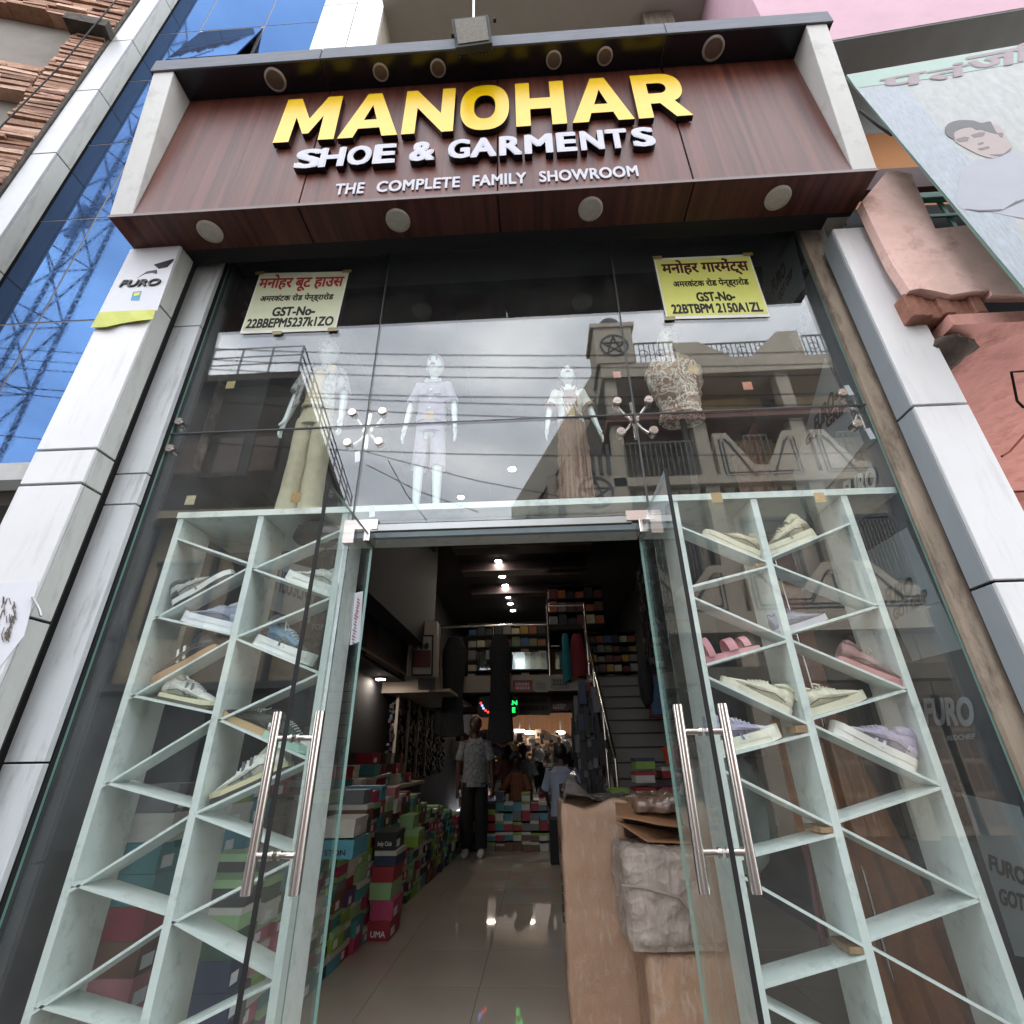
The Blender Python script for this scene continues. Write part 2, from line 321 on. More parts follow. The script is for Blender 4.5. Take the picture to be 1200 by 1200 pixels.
# ================================================================ GLASS FRONT
XL, XS1, XS2, XR = -2.0, -.895, .567, 1.77
ZJ, ZT, ZH = 2.835, 4.3, 2.235
pane_spec = [('upper left', XL, XS1, ZJ, ZT), ('upper middle', XS1, XS2, ZJ, ZT), ('upper right', XS2, XR, ZJ, ZT),
             ('lower left', XL, XS1, 0, ZJ), ('small middle', XS1, XS2, ZH, ZJ), ('lower right', XS2, XR, 0, ZJ)]
plab = {'upper left': 'upper left fixed glass pane with the cream posted licence board', 'upper middle': 'upper middle fixed glass pane reflecting open sky', 'upper right': 'upper right fixed glass pane with the yellow licence board',
        'lower left': 'tall lower left glass pane in front of the left shoe shelves', 'small middle': 'low glass transom pane above the open doors', 'lower right': 'tall lower right glass pane in front of the right shoe shelves'}
gf = thing('window_front', 'frameless glass shop front of six fixed panes around the open doors', 'shop window', (-.1, 0, 0))
for nme, x0, x1, z0, z1 in pane_spec:
    g = MB().box(x0+.002, x1-.002, -.006, .006, z0+.002, z1-.002); o = g.build('glass_pane', [m_glass, m_gedge])
    for p in o.data.polygons:
        if abs(p.normal.y) < .5: p.material_index = 1
    o.parent = gf; o.location = o.location-gf.location; o['label'] = plab[nme]
# silicone joints
j = MB(); 
for x in (XS1, XS2): j.box(x-.0035, x+.0035, -.007, .007, ZH, ZT)
j.box(XL, XS1-.004, -.007, .007, ZJ-.003, ZJ+.003); j.box(XS1+.004, XS2-.004, -.007, .007, ZJ-.003, ZJ+.003); j.box(XS2+.004, XR, -.007, .007, ZJ-.003, ZJ+.003)
j.build('sealant_joints', mat('grey_sealant', '3b3f40', .6), gf)
# spiders
def spider(label, cx, cz, arms):
    t = thing('spider_fitting', label, 'glass fitting', (cx, .03, cz), 'steel spider fittings holding the glass')
    MB().disc((cx, .03, cz), (0, 1, 0), .028, .028, .03, 16).build('hub', m_steel, t)
    MB().box(cx-.012, cx+.012, .03, .05, cz-.12, cz+.12).build('spine', m_steel, t, bevel=.003)
    for dx, dz in arms:
        MB().tube([(cx, .045, cz), (cx+dx*.5, .05, cz+dz*.5), (cx+dx, .04, cz+dz)], [.012, .008, .012], 10).build('arm', m_steel, t)
        a = MB(); a.disc((cx+dx, -.008, cz+dz), (0, -1, 0), .024, .021, .008, 24); a.disc((cx+dx, .04, cz+dz), (0, -1, 0), .022, .022, .034, 20); a.tube([(cx+dx-.012, -.0165, cz+dz-.003), (cx+dx, -.0168, cz+dz-.007), (cx+dx+.012, -.0165, cz+dz-.003)], .0015, 5)
        a.build('disc', m_steel, t)
A4 = [(-.085, .1), (.085, .1), (-.085, -.1), (.085, -.1)]
spider('four armed steel spider fitting at the left joint beside the cream trousers mannequin', XS1, ZJ-.01, A4)
spider('four armed steel spider fitting at the right joint between two mannequins', XS2, ZJ-.01, A4)
spider('two disc steel fitting at the far left edge of the glass', -2.04, ZJ-.01, [(.07, .09), (.07, -.09)])
spider('two disc steel fitting at the right plaster edge of the glass', 1.76, ZJ-.01, [(-.085, .09), (-.07, -.11)])
# header + patch fittings
hd = thing('door_header', 'grey metal header rail above the open glass doors', 'door header', (-.15, 0, ZH))
MB().box(XS1+.1, XS2-.09, -.012, .012, 2.195, 2.232).build('rail', m_alu, hd, bevel=.002)
for sx, x in ((1, -.925), (-1, .615)):
    o = MB(); o.plate([Vector((x, -.02, 2.255)), Vector((x+.165*sx, -.02, 2.255)), Vector((x+.165*sx, -.02, 2.205)), Vector((x+.055*sx, -.02, 2.205)), Vector((x+.055*sx, -.02, 2.135)), Vector((x, -.02, 2.135))], (0, .04, 0))
    o = o.build('patch_fitting', mat('patch_steel', 'd8c9c4', .3, metal=.9, var=.04), hd)
    tag(o, None, None)
# sticker under transom 'wood strip'
# glass doors (open outwards, square to the front)
def door(xh, label, sgn, stick):
    t = thing('glass_door', label, 'glass door', (xh, 0, .01), 'open glass door leaves')
    o = MB().box(xh-.006, xh+.006, -.545, .02, .012, 2.165).build('leaf', [m_glass, m_gedge], t)
    for p in o.data.polygons:
        if abs(p.normal.x) < .5: p.material_index = 1
    MB().box(xh-.0065, xh+.0065, -.5505, -.5452, .012, 2.17).build('edge_strip', m_black, t)
    MB().box(xh-.014, xh+.014, -.07, .03, 2.12, 2.185).build('top_hinge', m_steel, t, bevel=.003)
    MB().box(xh-.014, xh+.014, -.07, .03, .002, .09).build('bottom_hinge', m_steel, t, bevel=.003)
    MB().tube([(xh, -.01, 2.18), (xh, -.01, 2.21)], .008, 10).build('pivot', m_steel, t)
    for s in (-1, 1):
        x = xh+s*.07
        h = MB(); h.tube([(x, -.475, .85), (x, -.475, 1.34)], .0155, 20); h.tube([(x, -.475, .855), (x, -.475, .952)], .0162, 20); h.tube([(x, -.475, 1.235), (x, -.475, 1.336)], .0162, 20)
        hh = h.build('handle', m_steel, t)
        for z in (.945, 1.26):
            MB().tube([(x-s*.012, -.475, z), (xh+s*.008, -.475, z)], .0095, 14).build('handle_bar', m_steel, hh)
            MB().tube([(xh+s*.016, -.475, z), (xh+s*.007, -.475, z)], .013, 14).build('collar', m_steel, hh)
    return t
dl = door(-.79, 'left glass door leaf swung open with a long steel pull handle', -1, 0)
drr = door(.51, 'right glass door leaf swung open with a long steel pull handle', 1, 0)
# notice on the left door
st = thing('door_sticker', 'narrow white sticker with red and blue marks on the left glass door', 'sticker', (-.781, -.05, 1.65))
a = WX(416, 695, -.782); b = WX(425, 693, -.782); c = WX(421, 752, -.782); d = WX(410, 756, -.782)
MB().plate([a, b, c, d], (.002, 0, 0)).build('paper', MATS['paper_white'], st)
g = MB()
for k in range(16):
    z = a.z-.015-(a.z-d.z)*k/17.5; y = (a.y+b.y)/2; w_ = abs(b.y-a.y)*.3
    g.box(-.7795, -.779, y-w_*random.uniform(.3, 1), y+w_*random.uniform(.3, 1), z-.004, z+.002, 0 if k < 7 else 1)
g.build('lettering', [mat('red_ink', '8c2a2e', .6), mat('mauve_ink', '7a5a6c', .6)], st)
# plastic strips of tape on the upper glass
for i, (x, y, w_, c, l) in enumerate([(347, 583, 6, 'a07b35', 'at the cream trouser hem'), (389, 431, 5, 'a88a50', 'beside the left mannequin shoulder'), (503, 487, 6, 'a8834c', 'in front of the lilac shirt'), (669, 482, 5, '9a7838', 'at the neck of the girl mannequin'), (812, 432, 6, 'a98a52', 'on the printed dress torso'), (840, 583, 6, '9c7a3c', 'above the right shelves'), (961, 583, 6, 'b08c4c', 'at the right end of the shelf top'),
        (270, 451, 6, 'a5915a', 'beside the dark side poster'), (223, 586, 6, 'b3a486', 'above the left shelf corner'), (723, 439, 5, 'b06a5c', 'near the stone parapet reflection'), (876, 452, 6, 'c07a63', 'right of the printed dress torso')]):
    c_ = W(x, y, .008); r = w_*.0042; tag(MB().box(c_.x-r, c_.x+r, .0075, .0095, c_.z-r*1.05, c_.z+r*1.05).build('tape_patch', mat('tape_'+c, c, .45, var=.25, vscale=60)), 'small square tape patch '+l, 'tape', 'tape patches on the glass')
for i, (x, y, l) in enumerate([(419, 535, 'below the left spider fitting'), (436, 599, 'over the left corner of the door'), (1020, 508, 'beside the lower right disc'), (995, 457, 'beside the upper right disc')]):
    c_ = W(x, y, .008); tag(MB().plate([c_+Vector((-.018, 0, .03)), c_+Vector((.008, 0, .035)), c_+Vector((.018, 0, -.03)), c_+Vector((-.01, 0, -.035))], (0, .002, 0)).build('paper_tag', MATS['paper_white']), 'little white paper tag '+l, 'tag', 'paper tags on the glass')
# licence boards
def board(label, q, colr, t1, c1, l1, l2, l3, l4, cb):
    c_ = sum((W(*p, -.012) for p in q), Vector())/4; t = thing('licence_board', label, 'notice board', c_)
    P = [W(*p, -.012) for p in q]      # tl tr br bl
    MB().plate(P, (0, .004, 0)).build('sheet', mat('edge_'+colr, 'dfe0d6', .5), t)
    def uv(u, v, Y=-.0135): a = P[0].lerp(P[1], u); b = P[3].lerp(P[2], u); r = b.lerp(a, v); return Vector((r.x, Y, r.z))
    MB().plate([uv(.015, .96), uv(.985, .96), uv(.985, .045), uv(.015, .045)], (0, .001, 0)).build('print_ground', mat('print_'+colr, colr, .45, var=.06, vscale=4), t)
    for s, (u0, u1, v0, v1), m_, bd in ((t1, l1, mat('ink_'+c1, c1, .5), .03), ('अमरकंटक रोड पेन्ड्रारोड', l2, ink, .03), ('GST-No-', l3, ink, .04), (cb, l4, ink, .04)):
        g = MB(); text_fit(g, s, uv(u0, v0, -.0142), uv(u1, v0, -.0142), uv(u0, v1, -.0142), bold=bd, depth=.2, nrm=(0, -1, 0)); g.build('lettering', m_, t)
board('cream board with red Hindi lettering and tax number on the left upper pane', [(305, 320), (409, 318), (393, 387), (281, 391)], 'd3d8b8', 'मनोहर बूट हाउस', 'a02330', (.03, .97, .66, .96), (.1, .9, .47, .62), (.28, .74, .25, .4), (.04, .96, .07, .22), '22BBEPM5237k1ZO')
board('yellow board with maroon Hindi lettering and tax number on the right upper pane', [(766, 303), (878, 298), (903, 371), (781, 374)], 'd6d876', 'मनोहर गारमेंट्स', '4a1420', (.06, .95, .66, .95), (.14, .9, .46, .62), (.34, .72, .25, .4), (.07, .95, .07, .22), '22BTBPM 2150A1ZL')
for i, (x, y, l) in enumerate([(305, 321, 'upper left corner of the cream board'), (407, 319, 'upper right corner of the cream board'), (390, 387, 'lower right corner of the cream board'), (325, 391, 'foot of the cream board'), (770, 303, 'upper left corner of the yellow board'), (876, 299, 'upper right corner of the yellow board'), (785, 374, 'lower left corner of the yellow board')]):
    c_ = W(x, y, -.010); tag(MB().box(c_.x-.03, c_.x+.03, -.0182, -.0175, c_.z-.014, c_.z+.014).build('tape_strip', mat('old_tape', '8f8350', .3, var=.2)), 'yellowed tape strip at the '+l, 'tape', 'tape strips holding the boards')

# ================================================================ SIGN BOX
SX0, SX1 = -2.3, 1.85; SY, ST = -.45, -.62; SZ0, SZ1 = 4.1, 5.36
sg = thing('shop_sign', 'dark rosewood shop sign box with yellow and white raised letters over the entrance', 'shop sign', (-.2, -.3, 4.1))
js = [-2.3, -1.3, -.135, .975, 1.85]
for k, (a, b) in enumerate(zip(js[:-1], js[1:])):
    MB().box(a+.004, b-.004, SY, SY+.02, SZ0+.004, SZ1-.002).build('face_panel', m_wood, sg, bevel=.002)
ks = [-2.44, -1.3, -.135, .975, 1.98]
for k, (a, b) in enumerate(zip(ks[:-1], ks[1:])):
    MB().box(a+.004, b-.004, SY+.001, -.22, SZ0-.018, SZ0).build('soffit_panel', m_woodx, sg, bevel=.002)
MB().box(-2.43, 1.97, -.222, -.19, SZ0-.016, 4.3).build('soffit_upstand', m_black, sg)
MB().box(-2.43, 1.97, -.19, .3, 4.302, 4.33).build('head_board', mat('dark_grey_board', '3a3f40', .5), sg)
MB().box(-2.4, 1.95, SY+.024, -.1, SZ0+.005, SZ1).build('carcass', m_black, sg)
m_nav = mat('black_gloss_panel', '14161f', .22, var=.2, vscale=3); m_fas = mat('brushed_fascia', '5c6068', .6, spec=.2, var=.2, vscale=4, stretch=(1, 1, 12), dirt=.25)
for a, b in zip([-2.46, -1.3, .97], [-1.3, .97, 2.02]):
    MB().box(a+.003, b-.003, ST, -.1, SZ1, SZ1+.012).build('canopy_panel', m_nav, sg)
    MB().box(a+.003, b-.003, ST-.012, ST, SZ1-.006, SZ1+.13).build('fascia_panel', m_fas, sg, bevel=.002)
MB().box(-2.46, 2.02, ST, -.1, SZ1+.014, SZ1+.128).build('canopy_core', m_grey, sg)
m_chk = mat('weathered_cheek', 'b9b8b3', .5, var=.08, dirt=.5, dscale=5, dcol='6b6259', stretch=(1, 1, .3))
for x0, x1 in ((-2.44, -2.3), (1.85, 1.98)):
    MB().hexa([(x0, SY-.002, SZ0+.003), (x1, SY-.002, SZ0+.003), (x1, -.1, SZ0+.003), (x0, -.1, SZ0+.003)], [(x0, ST, SZ1-.004), (x1, ST, SZ1-.004), (x1, -.1, SZ1-.004), (x0, -.1, SZ1-.004)]).build('cheek', m_chk, sg, bevel=.003)
MB().box(-2.44, 1.98, SY-.006, SY, SZ0-.02, SZ0+.003).build('edge_trim', mat('brown_trim', '4a2d25', .4), sg)
# letters
m_yel = mat('yellow_acrylic', 'dcb40a', .28, var=.05, vscale=14, spec=.28); m_wht = mat('white_acrylic', 'bfbfc8', .5, spec=.2, var=.02); m_lside = mat('black_letter_side', '08080a', .35)
YL = -.49
def arc(cx, cy, rx, ry, a0, a1, n, p=1.0):
    o = []
    for i in range(n+1):
        a = R(a0+(a1-a0)*i/n); c, s = math.cos(a), math.sin(a); o.append((cx+rx*math.copysign(abs(c)**p, c), cy+ry*math.copysign(abs(s)**p, s)))
    return o
GL = {
 'M': ([(0, 0), (0.02, 1), (.27, 1), (.5, .5), (.73, 1), (.98, 1), (1, 0), (.74, 0), (.73, .55), (.55, .16), (.45, .16), (.27, .55), (.26, 0)], []),
 'A': ([(0, 0), (.38, 1), (.62, 1), (1, 0), (.74, 0), (.68, .19), (.32, .19), (.26, 0)], [[(.39, .38), (.5, .72), (.61, .38)]]),
 'N': ([(0, 0), (0, 1), (.22, 1), (.74, .42), (.74, 1), (1, 1), (1, 0), (.78, 0), (.26, .58), (.26, 0)], []),
 'O': (arc(.5, .5, .5, .52, 0, 352.5, 47, .82), [arc(.5, .5, .22, .27, 0, 345, 23, .85)]),
 'H': ([(0, 0), (0, 1), (.29, 1), (.29, .62), (.71, .62), (.71, 1), (1, 1), (1, 0), (.71, 0), (.71, .37), (.29, .37), (.29, 0)], []),
 'R': ([(0, 0), (0, 1)]+arc(.52, .66, .42, .34, 90, -62, 16, .85)+[(1.0, 0), (.7, 0), (.46, .31), (.28, .31), (.28, 0)], [[(.28, .54), (.28, .78)]+arc(.5, .66, .14, .12, 90, -90, 8)]),
}
def zt(x): return 0
for ch, bx0, bx1, yb in (('M', 318, 390.5, 167), ('A', 394.5, 465, 163), ('N', 469.5, 530.5, 159), ('O', 538, 597, 153), ('H', 605, 665, 149), ('A', 671, 744, 142), ('R', 748.5, 812.5, 137)):
    yt = {'M': 116, 'A': 111, 'N': 107, 'O': 102, 'H': 96, 'R': 87.5}[ch] if not (ch == 'A' and bx0 > 600) else 91.5
    Pl = W(bx0, yb, YL); Pr = W(bx1, yb-(bx1-bx0)*.045, YL); Pt = W((bx0+bx1)/2, yt, YL); Pm = W((bx0+bx1)/2, yb-(bx1-bx0)*.0225, YL)
    x0, x1 = Pl.x, Pr.x
    if ch == 'M': x0 = W(319, 168, YL).x
    z0 = 4.681; h = .508
    mb = MB(); o, hs = GL[ch]
    slant = .06
    solid2d(mb, o, hs, lambda u, v: Vector((x0+(x1-x0)*u, YL, z0+h*v)), (0, .034, 0), 0, 1); mb.build('letter', [m_yel, m_lside], sg)
for ch, bx0, bx1 in (('S', 346, 377), ('H', 375, 404), ('O', 407, 435), ('E', 437.5, 463.5), ('&', 480, 510), ('G', 525, 551), ('A', 551, 582), ('R', 585, 612), ('M', 614.5, 648), ('E', 652, 676), ('N', 680, 708), ('T', 710, 736), ('S', 741, 768)):
    ym = 187-(bx0-346)*.062; a = W(bx0, ym, -.488); b = W(bx1, ym, -.488); z0, z1 = 4.388, 4.588
    mb = MB(); text_fit(mb, ch, (a.x, -.47, z0), (b.x, -.47, z0), (a.x, -.47, z1), ex=.018, bold=.045, nrm=(0, -1, 0), depth=1); o = mb.build('letter', [m_wht, m_lside], sg)
    for p in o.data.polygons:
        p.material_index = 0 if p.normal.y < -.5 and p.center.y < 0.02 else 1
for wd, bx0, bx1 in (('THE', 393, 427), ('COMPLETE', 441.5, 539), ('FAMILY', 554, 617), ('SHOWROOM', 632, 748)):
    y = 222-(bx0-393)*.055; a = W(bx0, y, -.456); b = W(bx1, y-(bx1-bx0)*.055, -.456); mb = MB(); z0 = 4.16; 
    text_fit(mb, wd, (a.x, -.456, z0), (b.x, -.456, z0), (a.x, -.456, z0+.105), ex=.002, bold=.03, nrm=(0, -1, 0), depth=.5, spacing=1.05); mb.build('lettering', m_wht, sg)
# round lights
m_rim = mat('lamp_rim', 'bdb3a9', .5, var=.1); m_lens = mat('lamp_lens_unlit', 'bcb5aa', .45, var=.15, vscale=30); m_lens2 = mat('lamp_lens_canopy', '75655c', .4, var=.15)
def dlight(c, r, lab, lens):
    t = thing('round_downlight', lab, 'light', c, 'round lights of the sign box')
    a = MB(); a.rings([[Vector((c[0]+rr*math.cos(q), c[1]+rr*math.sin(q), c[2]-zz)) for q in (2*math.pi*k/32 for k in range(32))] for rr, zz in ((r, 0), (r, .008), (r*.93, .013), (r*.82, .013), (r*.8, .006))], cap=False); a.build('rim', m_rim, t)
    MB().disc((c[0], c[1], c[2]-.0065), (0, 0, -1), r*.81, r*.79, .002, 32).build('lens', lens, t)
for (x, y), l in zip([(322, 91), (446, 83), (513, 77), (649, 67), (709, 62), (837, 51)], ['big round lamp at the left end of the dark canopy', 'small round lamp above the A and N of the yellow name', 'small round lamp above the N and O of the yellow name', 'small round lamp above the letter H of the yellow name', 'small round lamp above the last A of the yellow name', 'big round lamp at the right end of the dark canopy']):
    p = WZ(x, y, SZ1); dlight((p.x, -.535, SZ1-.001), .07 if x in (322, 837) else .052, l, m_lens2)
for (x, y), l in zip([(244, 267), (466, 256), (692, 244), (911, 232)], ['first from the left of the four pale lamps under the sign', 'second from the left of the four pale lamps under the sign', 'third from the left of the four pale lamps under the sign', 'rightmost pale speckled lamp under the sign']):
    p = WZ(x, y, SZ0-.018); dlight((p.x, -.335, SZ0-.019), .072, l, m_lens)
# flood light on the canopy
fl_ = thing('floodlight', 'square grey floodlight on a bracket above the sign canopy', 'floodlight', W(553, 40, -.66))
P = [W(x, y, -.69) for x, y in ((529, 22), (572, 17), (577, 50), (534, 56))]
MB().plate(P, (0, .045, .01)).build('housing', mat('flood_grey', '3a3b3a', .8, spec=.15), fl_, bevel=.004)
c_ = sum(P, Vector())/4
MB().plate([c_+(p-c_)*.84+Vector((0, -.006, 0)) for p in P], (0, .004, 0)).build('lens', mat('flood_lens', '6a665e', .8, var=.2, vscale=40, spec=.1), fl_)
MB().tube([W(555, 22, -.69), W(555, 0, -.66), W(556, -30, -.6)], .008, 8).build('bracket', m_alu, fl_)
for xx, yy in ((529, 42), (578, 24)): p = W(xx, yy, -.7); MB().disc(p, (1, 0, 0), .012, .012, .02, 12).build('knob', m_black, fl_)
g = MB()
for k in range(9):
    u = .1+.8*k/8; a = P[0].lerp(P[1], u)+Vector((0, .052, 0)); b = P[3].lerp(P[2], u)+Vector((0, .052, 0)); g.tube([a, b], .004, 5)
g.build('fins', MATS['flood_grey'], fl_)
# ================================================================ SHOE SHELVES
YS0, YS1 = .06, .30
ut = {'L': thing('shoe_shelf', 'mint shoe shelf with slanted boards left of the door', 'shoe shelf', (-1.4, .18, 0), 'window shoe shelves'),
      'R': thing('shoe_shelf', 'mint shoe shelf with slanted boards right of the door', 'shoe shelf', (1.1, .18, 0), 'window shoe shelves')}
COLX = {'c1': (-1.85, -1.42), 'c2': (-1.42, -.975), 'c3': (.70, 1.09), 'c4': (1.09, 1.53)}
for k, xs in (('L', (-1.85, -1.42, -.975)), ('R', (.70, 1.09, 1.53))):
    for x in xs: MB().box(x-.003, x+.029, YS0, YS1, .0, 2.335).build('upright', m_shelf, ut[k], bevel=.001)
    MB().box(xs[0]-.01, xs[2]+(.04 if k == 'L' else .27), YS0-.004, YS1+.25, 2.337, 2.372).build('top_board', m_shelf, ut[k], bevel=.001)
tb = MB().box(-.93, .685, YS0-.004, YS1+.25, 2.337, 2.372); tag(tb.build('display_ledge', m_shelf, bevel=.001), 'pale mint ledge board across the doorway under the mannequins', 'ledge')
tb = MB().box(-.93, .685, YS0+.1, YS0+.13, 2.235, 2.33); tag(tb.build('ledge_apron', mat('apron_blue', '8f9ca3', .5, var=.1)), 'grey blue board under the ledge above the door header', 'board')
BOARDS = {
'c1': [(217,633,286,657),(194,716.5,285,667.5),(192,723.5,268,741),(169,806.7,266.7,750.7),(166.7,816,246.7,833),(140,908,244,845),(136,918.7,222.7,942.7),(105.3,1028,220,956),(100.8,1039,194,1068.8),(64,1168,191.5,1082.7),(60.8,1181,150,1207)],
'c2': [(305,661.7,391,624),(302.5,667.5,381,695),(285,742,380,702.5),(284,750,368.6,785),(266,838,367.4,791),(264,845,354,885),(243,945,353,894),(238.5,957,339,995),(216,1072.5,337.5,1009.5),(213.6,1084.5,316.5,1141.5),(186,1218,316.5,1152)],
'c3': [(789,612.5,888,653),(802.5,688,890,665),(804,695,909,741),(819,780,912.5,752.5),(820,787.5,934,841),(837,887.5,940,860.6),(839,897,964,959.7),(861,1006,969,978.7),(861,1020.5,1000,1099.7),(886.5,1156.7,1005,1121.8),(889,1171,1010,1236)],
'c4': [(904,651,984,617),(905,660,1013,702.5),(926,740,1017,712.5),(927.5,749,1046,799.5),(954,840,1050,810.5),(956,849.5,1083.5,909.7),(986,959.7,1090,925.5),(988,969.8,1130,1042.7),(1022.7,1098,1135,1057),(1025.8,1110.7,1182.6,1197.8)],
}
BZ = {}
for c_, L in BOARDS.items():
    xa, xb = COLX[c_]; xa += .0295; xb -= .0035; par = ut['L' if c_ in ('c1', 'c2') else 'R']; T = .011; prev = None
    for i, (x0, y0, x1, y1) in enumerate(L):
        YS1 = YS0+(.105 if i < 6 else .14)
        A = W(x0, y0, YS0); B = W(x1, y1, YS0); sl = (B.z-A.z)/(B.x-A.x); za = A.z+(xa-A.x)*sl; zb = B.z+(xb-B.x)*sl
        BZ[(c_, i)] = (xa, za, xb, zb)
        MB().hexa([(xa, YS0, za-T), (xb, YS0, zb-T), (xb, YS1, zb-T), (xa, YS1, za-T)], [(xa, YS0, za), (xb, YS0, zb), (xb, YS1, zb), (xa, YS1, za)]).build('board', m_shelf, par)
        if prev:
            for side in ((0,) if c_ in ('c1', 'c2') else (1,)):
                zt_, zb_ = (prev[1]-T, za) if side == 0 else (prev[3]-T, zb)
                if .012 < zt_-zb_ < .055:
                    x_ = xa+.001 if side == 0 else xb-.046
                    MB().box(x_, x_+.045, YS0+.004, YS1-.01, min(zb_, zb_+0)+.001, zt_-.001-.0*side).build('wood_block', m_ply, par)
        prev = (xa, za, xb, zb)

# ================================================================ SHOES
SH_MESH = {}
def shoe_parts(kind):
    """local coords: toe +X, length 1, z up; returns list of (name, MB, matkey)"""
    if kind in SH_MESH: return SH_MESH[kind]
    chunky = kind == 'chunky'; low = kind == 'low'
    n = 16
    def ring(x, hw, z0, z1, ang=0, top=.55):
        r = []
        for k in range(n):
            a = 2*math.pi*k/n; c, s = math.cos(a), math.sin(a)
            w_ = hw*(1 if s < 0 else (1-(1-top)*s)); r.append(Vector((x+ang*(s+1)*.5, w_*math.copysign(abs(c)**.8, c), z0+(z1-z0)*(s+1)/2)))
        return r
    st_ = .13 if chunky else .075
    S = [(.0, .10, st_, .36), (.05, .135, st_, .42), (.14, .15, st_, .43), (.24, .155, st_, .36), (.34, .16, st_, .345), (.46, .165, st_, .335), (.58, .175, st_, .27), (.70, .185, st_, .215), (.82, .18, st_, .175), (.92, .145, st_, .145), (.985, .07, st_, .11)]
    if low: S = [(a, b, c, c+(d-c)*.78) for a, b, c, d in S]
    up = MB(); up.rings([ring(*s_) for s_ in S])
    so_ = MB(); P = [(-.02, .09), (.03, .14), (.15, .155), (.35, .15), (.5, .158), (.65, .185), (.8, .195), (.92, .155), (1.0, .08), (1.02, .02)]
    for z0, z1, g in ((0, st_*.5, 1.0), (st_*.5, st_+.012, 1.05 if chunky else 1.01)):
        rr = []
        for z, gg in ((z0, g), (z1, g*.99)):
            rr.append([Vector((x, -w_*gg, z+(.03*max(0, x-.8)*5*(1 if z > 0 else .6) if True else 0))) for x, w_ in P]+[Vector((x, w_*gg, z+(.03*max(0, x-.8)*5*(1 if z > 0 else .6)))) for x, w_ in P[::-1]])
        so_.rings(rr, 0 if z0 else 1, False)
    la = MB()
    for i in range(6):
        x = .38+.05*i
        for q0, q1 in zip(S[:-1], S[1:]):
            if q0[0] <= x <= q1[0]: f = (x-q0[0])/(q1[0]-q0[0]); z = q0[3]+(q1[3]-q0[3])*f
        la.tube([(x-.01, -.085, z-.028), (x+.012, -.03, z+.004), (x+.012, .03, z+.004), (x-.01, .085, z-.028)], .0105, 6)
    la.tube([(.37, -.02, .35-(0 if not low else .06)), (.33, -.12, .4-(.06 if low else 0)), (.40, -.15, .30), (.42, -.03, .34-(.04 if low else 0))], .009, 6)
    co = MB(); S2 = [(.03, .085, .3, .44), (.08, .11, .3, .47), (.18, .115, .3, .45), (.28, .10, .3, .40)]
    if low: S2 = [(a, b, c-.04, d-.09) for a, b, c, d in S2]
    co.rings([ring(*s_) for s_ in S2])
    st2 = MB()
    for s in (-1, 1):
        for x in (.42, .52): st2.plate([(x, s*.172, .1), (x+.035, s*.172, .1), (x-.01, s*.128, .27), (x-.045, s*.128, .27)], (0, -s*.02, 0))
    tc2 = MB(); tc2.rings([ring(x, w_*1.03, a, b+.008) for x, w_, a, b in S[-4:]]); tc2.rings([ring(x, w_*1.04, a, b*.8) for x, w_, a, b in S[:3]])
    ey = MB()
    for s in (-1, 1):
        for i in range(5):
            x = .39+.05*i; ey.tube([(x, s*.10, .27-.022*i-(.05 if low else 0)), (x+.001, s*.125, .255-.022*i-(.05 if low else 0))], .012, 6)
        ey.tube([(.12, s*.158, st_+.05), (.3, s*.164, st_+.09), (.5, s*.172, st_+.05), (.7, s*.186, st_+.03)], .006, 5)
    SH_MESH[kind] = [('toe_cap', tc2), ('stitching', ey), ('upper', up), ('sole', so_), ('laces', la), ('collar', co), ('stripe', st2)]
    return SH_MESH[kind]
def shoe(label, board, u, flip, kind, cu, cs, cl='e6e4dc', cc=None, stripe=None, size=.27, outsole=None, yaw=0):
    xa, za, xb, zb = BZ[board]; x = xa+(xb-xa)*u; z = za+(zb-za)*u; sl = math.atan2(zb-za, xb-xa)
    t = thing('shoe', label, 'shoe', (x, YS0+.06, z+.001), 'shoes on display')
    ux = Vector((math.cos(sl), 0, math.sin(sl))); uz = Vector((-math.sin(sl), 0, math.cos(sl))); uy = Vector((0, 1, 0))
    if flip: ux = -ux; uy = -uy
    size *= 1.02
    ux, uy = ux*math.cos(yaw)+uy*math.sin(yaw), uy*math.cos(yaw)-ux*math.sin(yaw)
    mu = mat('upper_'+cu, cu, .75, var=.2, vscale=50, bump=.3, bscale=300); ms = mat('sole_'+cs, cs, .6, var=.06)
    for nme, mb in shoe_parts(kind):
        if nme == 'stripe' and not stripe: continue
        g = MB(); g.v = [ux*(p.x-.5)*size+uy*p.y*size+uz*p.z*size*1.2 for p in mb.v]; g.f = mb.f; g.m = mb.m; g.sm = mb.sm
        mm = {'upper': mu, 'sole': [ms, mat('sole_'+(outsole or cs), outsole or cs, .6)], 'laces': mat('lace_'+cl, cl, .8), 'collar': mat('upper_'+(cc or cu), cc or cu, .8, var=.15), 'toe_cap': mat('cap_'+(cc or cl), cc or cl, .55, var=.1), 'stitching': mat('stitch_dark', '5a5650', .8), 'stripe': mat('stripe_'+(stripe or cs), stripe or cs, .5)}[nme]
        o = g.build(nme, mm, t, local=True)
    return t
shoe('grey white sneaker with black rimmed sole pointing up the second left board', ('c1', 1), .5, False, 'chunky', 'a9aca6', 'd9dbd9', '55585a', '4b4d4c', '6c6f6e', .29, '1c1c1e')
shoe('pale blue knit runner with thick white sole in the far left column', ('c1', 2), .62, True, 'chunky', '8c93a8', 'e4e6ec', 'b7bccb', 'a8aebc', None, .28)
shoe('black slip on with tan sole and white curved stripe in the far left column', ('c1', 3), .5, True, 'low', '25272a', 'a9835f', '25272a', '33363a', 'd9d9cf', .30)
